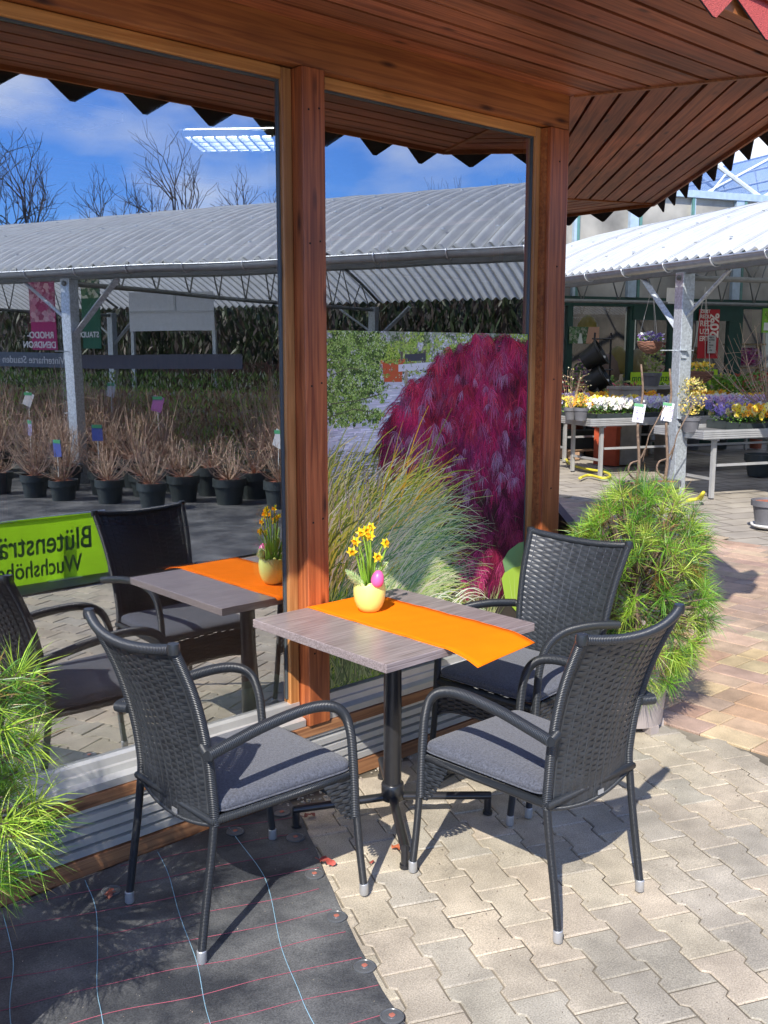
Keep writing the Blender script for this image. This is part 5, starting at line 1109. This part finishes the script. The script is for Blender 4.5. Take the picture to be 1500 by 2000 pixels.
# hanging baskets
def hbasket(px_,py_,b_,label,cs,ztop):
    a_,z=atB(px_,py_,b_); t=thing('hanging_basket',label,'hanging basket',W(a_,b_,z),rnd(0,1),'hanging baskets under the canopy'); m=MB(); r0=.15
    for k in range(22):
        q=k/21; r_=r0*math.sqrt(max(0.06,1-(1-q)**2)); zz=-.14+.14*q; m.tube([(r_*cos(a)+rnd(-.004,.004),r_*sin(a),zz+rnd(-.006,.006)) for a in [2*pi*i/26 for i in range(26)]],.0065,4,jit((.23,.11,.07),.3,.05),closed=True)
    m.build('wicker_bowl',M_attr,t); m=MB()
    for i in range(3): a=2.1*i; m.tube([(r0*cos(a),r0*sin(a),0),(0,0,ztop-z)],.004,4); 
    m.build('chain',mat('chain_steel',(.5,.48,.44),.4,.7),t); m=MB()
    for i in range(230):
        a=rnd(0,6.3); q=random.random()**.5*.16; x,y=q*cos(a),q*sin(a); zz=rnd(0,.09)+.05*(1-q/.2); s=rnd(.014,.028); u1=Vector((rnd(-1,1),rnd(-1,1),rnd(-.3,1))).normalized()*s; u2=u1.orthogonal().normalized()*s*.7; c=random.choice(cs+[(.12,.28,.04)]*2 if zz<.07 else cs); p=Vector((x,y,zz)); m.face([p-u1,p+u2,p+u1,p-u2],jit(c,.2,.05))
    m.build('flowers',M_leafattr,t); return t
hbasket(1270,668,.9,'hanging basket of violet and white pansies left of the canopy post',[(.15,.08,.35),(.8,.78,.75),(.3,.2,.5)],2.5)
hbasket(1370,726,.9,'hanging basket of yellow pansies right of the canopy post',[(.88,.55,.02),(.85,.7,.1)],2.5)
# hose, pallet, crates, orange box, stone bench
P=[atZ(*q,.03) for q in ((1100,885),(1112,905),(1140,915),(1180,922),(1192,930),(1178,934),(1150,928),(1132,934))]; m=MB(); m.tube(smoothpath(P,6),.019,8); tag(m.build('garden_hose',mat('yellow_hose',(.62,.55,.05),.5),None,smooth=True),'yellow garden hose looped on the ground beneath the farther bench','garden hose')
P=[atZ(1408,972,.03),atZ(1385,975,.06),atZ(1372,962,.16),atZ(1365,970,.05)]; m=MB(); m.tube(smoothpath([atZ(1340,978,.03),atZ(1362,974,.06),atZ(1374,962,.14),atZ(1369,975,.02)],6),.020,8); tag(m.build('garden_hose',MATS['yellow_hose'],None,smooth=True),'short yellow hose end sticking up beside the foot of the near bench','garden hose')
x,y,_=atZ(1165,890); t=thing('wooden_pallet','wooden pallet on the ground under the farther bench','pallet',(x,y,0),GA); m=MB()
for i in range(5): m.box((0,-.35+i*.175,.135),(1.5,.1,.02))
for s_ in (-.65,0,.65): m.box((s_,0,.06),(.14,.8,.12))
m.build('pallet_boards',mat('raw_timber',(.42,.27,.17),.8,var=.2),t)
p=(x-.35,y+.1); t=thing('plant_crate','dark plastic crate stacked on the wooden pallet','crate',(p[0],p[1],.146),GA); m=MB(); m.box((0,0,.13),(.5,.4,.26)); m.box((0,0,.275),(.54,.44,.03)); m.build('crate_body',M_potd,t)
a_,z=atB(1220,860,3.0); m=MB(); m.box((0,0,.28),(.62,.4,.56)); m.box((0,0,.57),(.66,.44,.03)); o=m.build('orange_crate',mat('orange_box',(.42,.07,.025),.6),None,loc=W(a_,3.2)); tag(o,'dull orange storage box under the farther bench','box')
a_,z=atB(1268,760,3.1); t=thing('stone_shelf','grey stone shelf unit with pots and tulips in front of the shop','plant stand',W(a_,3.1),GA); m=MB(); m.box((0,0,1.155),(1.25,.4,.045)); m.box((-.42,0,.57),(.36,.36,1.12)); m.box((.44,0,.57),(.34,.36,1.12)); m.build('stone_block',mat('grey_stone',(.30,.28,.25),.8,var=.25,scale=5),t)
bunch('tulip_bunch','red and orange tulips in the gap of the stone shelf','flowers',*W(a_,3.05,.62),.11,.16,[(.75,.05,.08),(.75,.3,.08),(.15,.35,.06)],160,.035)
orn=['first','second','third','fourth','fifth','sixth','seventh','eighth','ninth','tenth','eleventh','twelfth']
cset=[([(.16,.32,.06),(.28,.45,.10)],'leafy green'),([(.55,.05,.08),(.2,.35,.06)],'red flowering'),([(.75,.6,.08),(.25,.4,.06)],'yellow flowering'),([(.6,.25,.45),(.2,.35,.08)],'pink flowering'),([(.75,.75,.7),(.2,.35,.08)],'white flowering'),([(.7,.3,.05),(.2,.3,.05)],'orange flowering')]
for i in range(12):
    cc,nm=cset[(i*5)%6]; p=W(-1.7+i*.62+rnd(-.08,.08),4.55+rnd(-.15,.15)); pot_m[0]=[M_pot,M_potd,MATS['clay_pot']][i%3]
    bunch('window_plant','%s plant, %s from the left along the shop window'%(nm,orn[i]),'potted plant',p[0],p[1],0,rnd(.18,.28),rnd(.22,.42),cc,230,.045,'potted plants along the shop window',pot=(rnd(.12,.17),rnd(.35,.75)))
for i in range(8):
    cc,nm=cset[(i*5+2)%6]; p=W(-1.5+i*.9+rnd(-.1,.1),SB+1.1+rnd(-.2,.5)); pot_m[0]=[M_white,M_pot,M_potd][i%3]
    bunch('shop_plant','%s plant inside the shop, %s from the left behind the glass'%(nm,orn[i]),'potted plant',p[0],p[1],rnd(.5,.9),rnd(.2,.3),rnd(.25,.45),cc,200,.05,'potted plants inside the shop',pot=(.15,.3))
# ---------------- what stands opposite the window (seen mirrored in the glass) ----------------
YV=lambda px_,py_,z=0:(lambda q:(q[0],2*YG-q[1]))(atZ(px_,py_,z))
protos=[]
for k in range(3):
    protos.append(twigplant('hydrangea_pot',None,0,-40,0,[34,40,26][k],[.46,.66,.36][k],[.42,.40,.34][k],(.15,.26),'bare potted shrubs opposite the pavilion window',None,.0055))
names=['first','second','third','fourth','fifth','sixth','seventh','eighth','ninth','tenth','eleventh','twelfth','thirteenth','fourteenth']
cnt=0
for r_ in range(5):
    for i in range(14):
        a_=-1.15+r_*.58+rnd(-.07,.07); b_=-15.4+i*.60+rnd(-.09,.09)
        if r_==0 and i>7: continue
        if random.random()<.16: continue
        t=protos[cnt] if cnt<3 else copy_tree(random.choice(protos)); p=W(a_,b_,0); t.location=(p[0],p[1],-.02); t.rotation_euler=(0,0,rnd(0,6)); q_=1.05+.14*r_; t.scale=(q_,q_,q_*rnd(.9,1.25))
        if random.random()<.2:
            a2=W(a_-.12,b_+.05,.62+.14*r_); tg=thing('picture_tag','flower picture tag stuck in the %s shrub of the %s row opposite the window'%(names[i],('front','second','third','fourth','rear')[r_]),'plant label',a2,GA-pi/2+rnd(-.5,.5),'picture tags in the potted shrubs'); mk=MB(); mk.box((0,0,.0),(.13,.004,.19),Matrix.Rotation(rnd(-.45,.45),3,'Y'),random.choice([(.06,.09,.32),(.30,.28,.45),(.35,.12,.32),(.5,.5,.5)])); mk.box((0,-.003,.075),(.12,.003,.04),None,(.05,.28,.12)); mk.box((0,.0,-.2),(.012,.003,.24),None,(.5,.5,.45)); mk.build('tag_card',M_attr,tg)
        t['label']='bare twiggy shrub in a dark pot, %s along the %s row opposite the window'%(names[i],('front','second','third','fourth','rear')[r_]); cnt+=1
t=thing('dark_ground_sheet','dark ground sheet under and in front of the potted shrubs opposite the window','ground cover',(0,0,0)); m=MB()  # dark sheet added, drawn out towards the window so the mirrored ground is darker
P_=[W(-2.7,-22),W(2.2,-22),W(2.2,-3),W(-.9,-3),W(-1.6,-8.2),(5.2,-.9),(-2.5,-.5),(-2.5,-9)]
m.face([(p[0],p[1],.0165) for p in P_]); m.build('ground_sheet',MATS['woven_ground_fabric'],t)
# green and brown grasses / hedges behind them
def hedge(name,label,a0,a1,b0,b1,h,cs,n,s=.035,kind=None,group=None):
    t=MB(); o_=W(a0,b0)
    for i in range(n):
        a_=rnd(a0,a1); b_=rnd(b0,b1); z=h*random.random()**.7; p=Vector(W(a_,b_,z)); u1=Vector((rnd(-.5,.5),rnd(-.5,.5),rnd(.3,1.3))).normalized()*s*rnd(.6,1.5); u2=Vector((rnd(-1,1),rnd(-1,1),0)).normalized()*s*.3
        t.face([p-u1,p+u2,p+u1,p-u2],jit(random.choice(cs),.35,.08))
    ob=t.build(name,M_leafattr,None); tag(ob,label,'hedge plants',group); 
    if kind: ob['kind']=kind
    return ob
hedge('grass_bed','dense bed of green and straw grasses under the canopy opposite the window',1.4,2.8,-19,-4.5,1.15,[(.26,.46,.06),(.42,.54,.12),(.46,.38,.2),(.18,.34,.06)],17000,.04,'stuff')
hedge('reed_bed','tall band of brown and straw stems behind the potted shrubs',1.2,2.2,-19,-11.5,1.15,[(.30,.17,.11),(.38,.25,.15),(.22,.12,.09),(.45,.36,.2)],6000,.05,'stuff')
hedge('evergreen_bed','low evergreen bed on the far side of the canopy',3.4,5.2,-21,-5,1.35,[(.10,.24,.05),(.18,.32,.07),(.28,.36,.09),(.5,.5,.4)],12000,.05,'stuff')
hedge('far_hedge','tall dark hedge beyond the canopy opposite the window',9.5,11.5,-26,0,3.3,[(.03,.055,.02),(.05,.07,.03),(.09,.07,.055)],26000,.13,'stuff')
hedge('brown_hedge','reddish brown clipped shrubs beyond the grasses opposite the window',5.8,6.8,-17,-8,1.5,[(.16,.07,.06),(.12,.09,.06),(.2,.1,.08)],8000,.05,'stuff')
t=thing('dark_backing','long dark shed panel added to block sky gaps in the hedge opposite the window','backing',W(13,-12),GA+pi/2); m=MB(); m.box((0,0,1.75),(34,.4,3.5)); m.build('wall',mat('dark_backing_panel',(.05,.045,.04),.8,var=.3,scale=2),t)  # dark backing added behind the hedge to block bright sky gaps
# board fence opposite
t=thing('rail_fence','pale grey rail fence beyond the grasses opposite the window','fence',W(3.1,-12),GA+pi/2); m=MB(); 
for z in (.75,1.02): m.box((0,0,z),(12,.03,.11))
for i in range(9): m.box((-6+i*1.5,.03,.55),(.09,.05,1.1))
m.build('rails',mat('weathered_grey_board',(.38,.36,.33),.8,var=.15),t)
# banners on the reflected side: they face the window (towards -a)
def banner(label,px0,px1,z0,z1,a_,c,name='hanging_banner'):
    def hit(px_):  # mirrored ray hits plane a = a_
        r=ray(px_,690); r=(r[0],-r[1]); o0=(0,2*YG)   # mirrored camera
        s=r[0]*E1[0]+r[1]*E1[1]; o=((o0[0]-P0[0])*E1[0]+(o0[1]-P0[1])*E1[1]); t_=(a_-o)/s; x,y=o0[0]+r[0]*t_,o0[1]+r[1]*t_
        return (x-P0[0])*E2[0]+(y-P0[1])*E2[1]
    b0,b1=hit(px0),hit(px1); bl,bh=min(b0,b1),max(b0,b1); t=thing(name,label,'banner',W(a_,(bl+bh)/2,z0),GA-pi/2); m=MB(); m.box((0,0,(z1-z0)/2),(bh-bl,.012,z1-z0),None,c); m.build('cloth',M_attr,t); return t,bh-bl,z1-z0
def mtext(t,s,size,x,z,m,bold=0): 
    M=Matrix.Translation((x,-.010,z))@Matrix(((1,0,0,0),(0,0,-1,0),(0,1,0,0),(0,0,0,1))); return text('lettering',s,size,M,m,t,bold=bold)
t,w_,h=banner('magenta banner lettered RHODODENDRON hanging under the canopy opposite the window',65,114,1.72,2.75,1.6,(.45,.02,.16)); mtext(t,'RHODO-',h*.13,-w_/2+.05,h*.17,M_text_white,.003); mtext(t,'DENDRON',h*.13,-w_/2+.02,h*.03,M_text_white,.003); mottle(t,w_,h*.6,240,[(.5,.2,.3),(.6,.35,.42),(.35,.05,.15)],h*.4,0,.05)
t,w_,h=banner('dark green banner lettered STAUDEN hanging under the canopy opposite the window',166,202,1.75,2.75,1.6,(.01,.12,.06)); mtext(t,'STAUDEN',h*.11,-w_/2+.03,h*.16,M_text_white,.002); mottle(t,w_,h*.3,60,[(.1,.2,.1),(.5,.5,.4)],h*.7,0,.04)
t,w_,h=banner('long blue-grey banner reading Winterharte Stauden opposite the window',-40,150,1.45,1.68,2.2,(.12,.15,.20)); mtext(t,'Winterharte Stauden',h*.72,-w_*.42,h*.25,M_text_white)
t,w_,h=banner('long dull violet banner continuing past the canopy post opposite the window',160,470,1.45,1.66,2.2,(.10,.10,.13))
t,w_,h=banner('large white double sign board standing beyond the canopy opposite the window',259,418,2.15,2.95,7.5,(.80,.84,.90),'sign_board'); m=MB(); m.box((0,-.01,h*.5),(w_,.03,.03)); m.box((-.1,-.01,h*.75),(.05,.03,h*.45)); 
for s_ in (-1,1): m.box((s_*w_*.48,.04,-1.07),(.08,.06,2.1+.04))
m.build('support_frame',M_galv,t)
# lime banner on a low stand with mirrored-looking words in the glass
def hitY(px_,py_,Yr):  # mirrored camera ray with plane Y=Yr
    r=ray(px_,py_); t_=(2*YG-Yr)/r[1]; return (t_*r[0],H+t_*r[2])
YB=-1.05; xr_,zt=hitY(205,1000,YB); _,zb=hitY(205,1118,YB); zt2=hitY(0,985,YB)[1]
t=thing('lime_banner','lime green banner about blossom shrubs stretched low opposite the window','banner',(xr_,YB,0),pi); LW=2.2; m=MB(); nn=30
for j in range(nn+1):
    q=j/nn; 
    for k in range(7): m.v.append((LW*q,.007*sin(q*9+k*.6)*.6,zb-.02+(zt-zb+.02)*k/6+.012*sin(q*5)*(k>3)))
for j in range(nn):
    for k in range(6): a_=j*7+k; m.f.append((a_,a_+7,a_+8,a_+1)); m.c.append(None)
m.build('cloth',mat('lime_cloth',(.42,.78,.02),.6,var=.05,trans=.6),t,smooth=True)
def ltext(s,size,x,z,bold=.0025):
    M=Matrix.Translation((x,-.040,z))@Matrix(((.74,0,0,0),(0,0,-1,0),(0,1,0,0),(0,0,0,1))); return text('lettering',s,size,M,M_text_dark,t,bold=bold)
hh=zt-zb; ltext('Blütensträucher',hh*.50,.13,zb+hh*.47); ltext('Wuchshöhe bis 2 m',hh*.38,.22,zb+hh*.12,.002)
m=MB(); m.box((.35,.04,.12),(.04,.04,.5)); m.box((.35,.04,.012),(.26,.16,.02)); m.box((LW-.3,.04,.12),(.04,.04,.5)); m.box((LW-.3,.04,.012),(.26,.16,.02)); m.tube([(0,.01,zt+.005),(LW,.01,zt+.005)],.010,6); m.build('stand',M_galv,t)
# bare trees behind the canopy (seen mirrored above its roof)
def baretree(label,px_,D,h,seed,slim=False,group='bare trees beyond the canopy'):
    random.seed(seed+(px_>400)*0); r=ray(px_,690); hl=math.hypot(r[0],r[1]); x,y=D*r[0]/hl,2*YG-D*r[1]/hl; t=thing('bare_tree',label,'tree',(x,y,0),0,group); m=MB(); tw=MB()
    def grow(p,d_,ln,r_,dep):
        n=3; q=p; P=[p]; dd=d_
        for k in range(n): dd=(dd+Vector((rnd(-.18,.18),rnd(-.18,.18),rnd(-.05,.14)))).normalized(); q=q+dd*ln/n; P.append(q)
        (m if dep<3 else tw).tube(P,[r_*(1-.35*k/n) for k in range(n+1)],5 if dep<2 else 3,cap=False)
        if dep>=(6 if not slim else 4): return
        for k in range(3 if dep<5 else 2):
            b0=P[random.choice((2,3,3))] if dep else P[random.choice((1,2,3))]; an=rnd(.35,.85) if not slim else rnd(.15,.4); pr2=dd.orthogonal().normalized(); pr2.rotate(Matrix.Rotation(rnd(0,6.28),3,dd)); nd_=(dd*cos(an)+pr2*sin(an)+Vector((0,0,.10 if not slim else .3))).normalized(); grow(b0,nd_,ln*rnd(.62,.80),r_*.58,dep+1)
    for k in range(1 if not slim else 5): grow(Vector((rnd(-.3,.3)*k,rnd(-.3,.3)*k,0)),Vector((rnd(-.1,.1),rnd(-.1,.1),1)).normalized(),h*(.30 if not slim else .3),h*.017 if not slim else h*.006,0)
    mb=mat('dark_tree_bark',(.07,.055,.045),.9); o=m.build('trunk',mb,t); tw.build('twigs',mb,t)
baretree('wide bare tree with a forked trunk, second tree from the left above the mirrored roof',140,33,10.6,3)
baretree('bare tree reflected beneath the bright louvre lamp',425,34,11.0,3)
baretree('pale bare tree at the left edge of the glass',-40,36,9.8,22)
baretree('clump of slim upright poplars above the mirrored roof in the right pane',742,44,9.6,31,True)
baretree('single narrow poplar above the mirrored roof near the right post',954,44,10.6,37,True)
random.seed(99)
# neighbouring kiosk seen through the pavilion's side windows
ks=thing('white_kiosk','white kiosk with red shingle roof, gutter and downpipe seen through the pavilion','kiosk',(8.4,10.6,0),R(60)); m=MB(); m.box((0,0,1.15),(2.6,2.2,2.3)); m.build('wall',M_white,ks)
m=MB(); m.face([(-1.6,-1.4,2.25),(1.6,-1.4,2.25),(.4,0,3.2),(-.4,0,3.2)]); m.face([(1.6,-1.4,2.25),(1.6,1.4,2.25),(.4,0,3.2)]); m.face([(-1.6,1.4,2.25),(-1.6,-1.4,2.25),(-.4,0,3.2)]); m.face([(1.6,1.4,2.25),(-1.6,1.4,2.25),(-.4,0,3.2),(.4,0,3.2)]); m.build('roof',MATS['red_shingle_roof'],ks)
m=MB(); m.tube([(-1.6,-1.43,2.22),(1.6,-1.43,2.25)],.06,10); m.tube(smoothpath([(-1.3,-1.43,2.2),(-1.3,-1.4,2.0),(-1.3,-1.16,1.85),(-1.3,-1.15,.1)],5),.04,10); m.build('gutter',M_galv,ks,smooth=True)
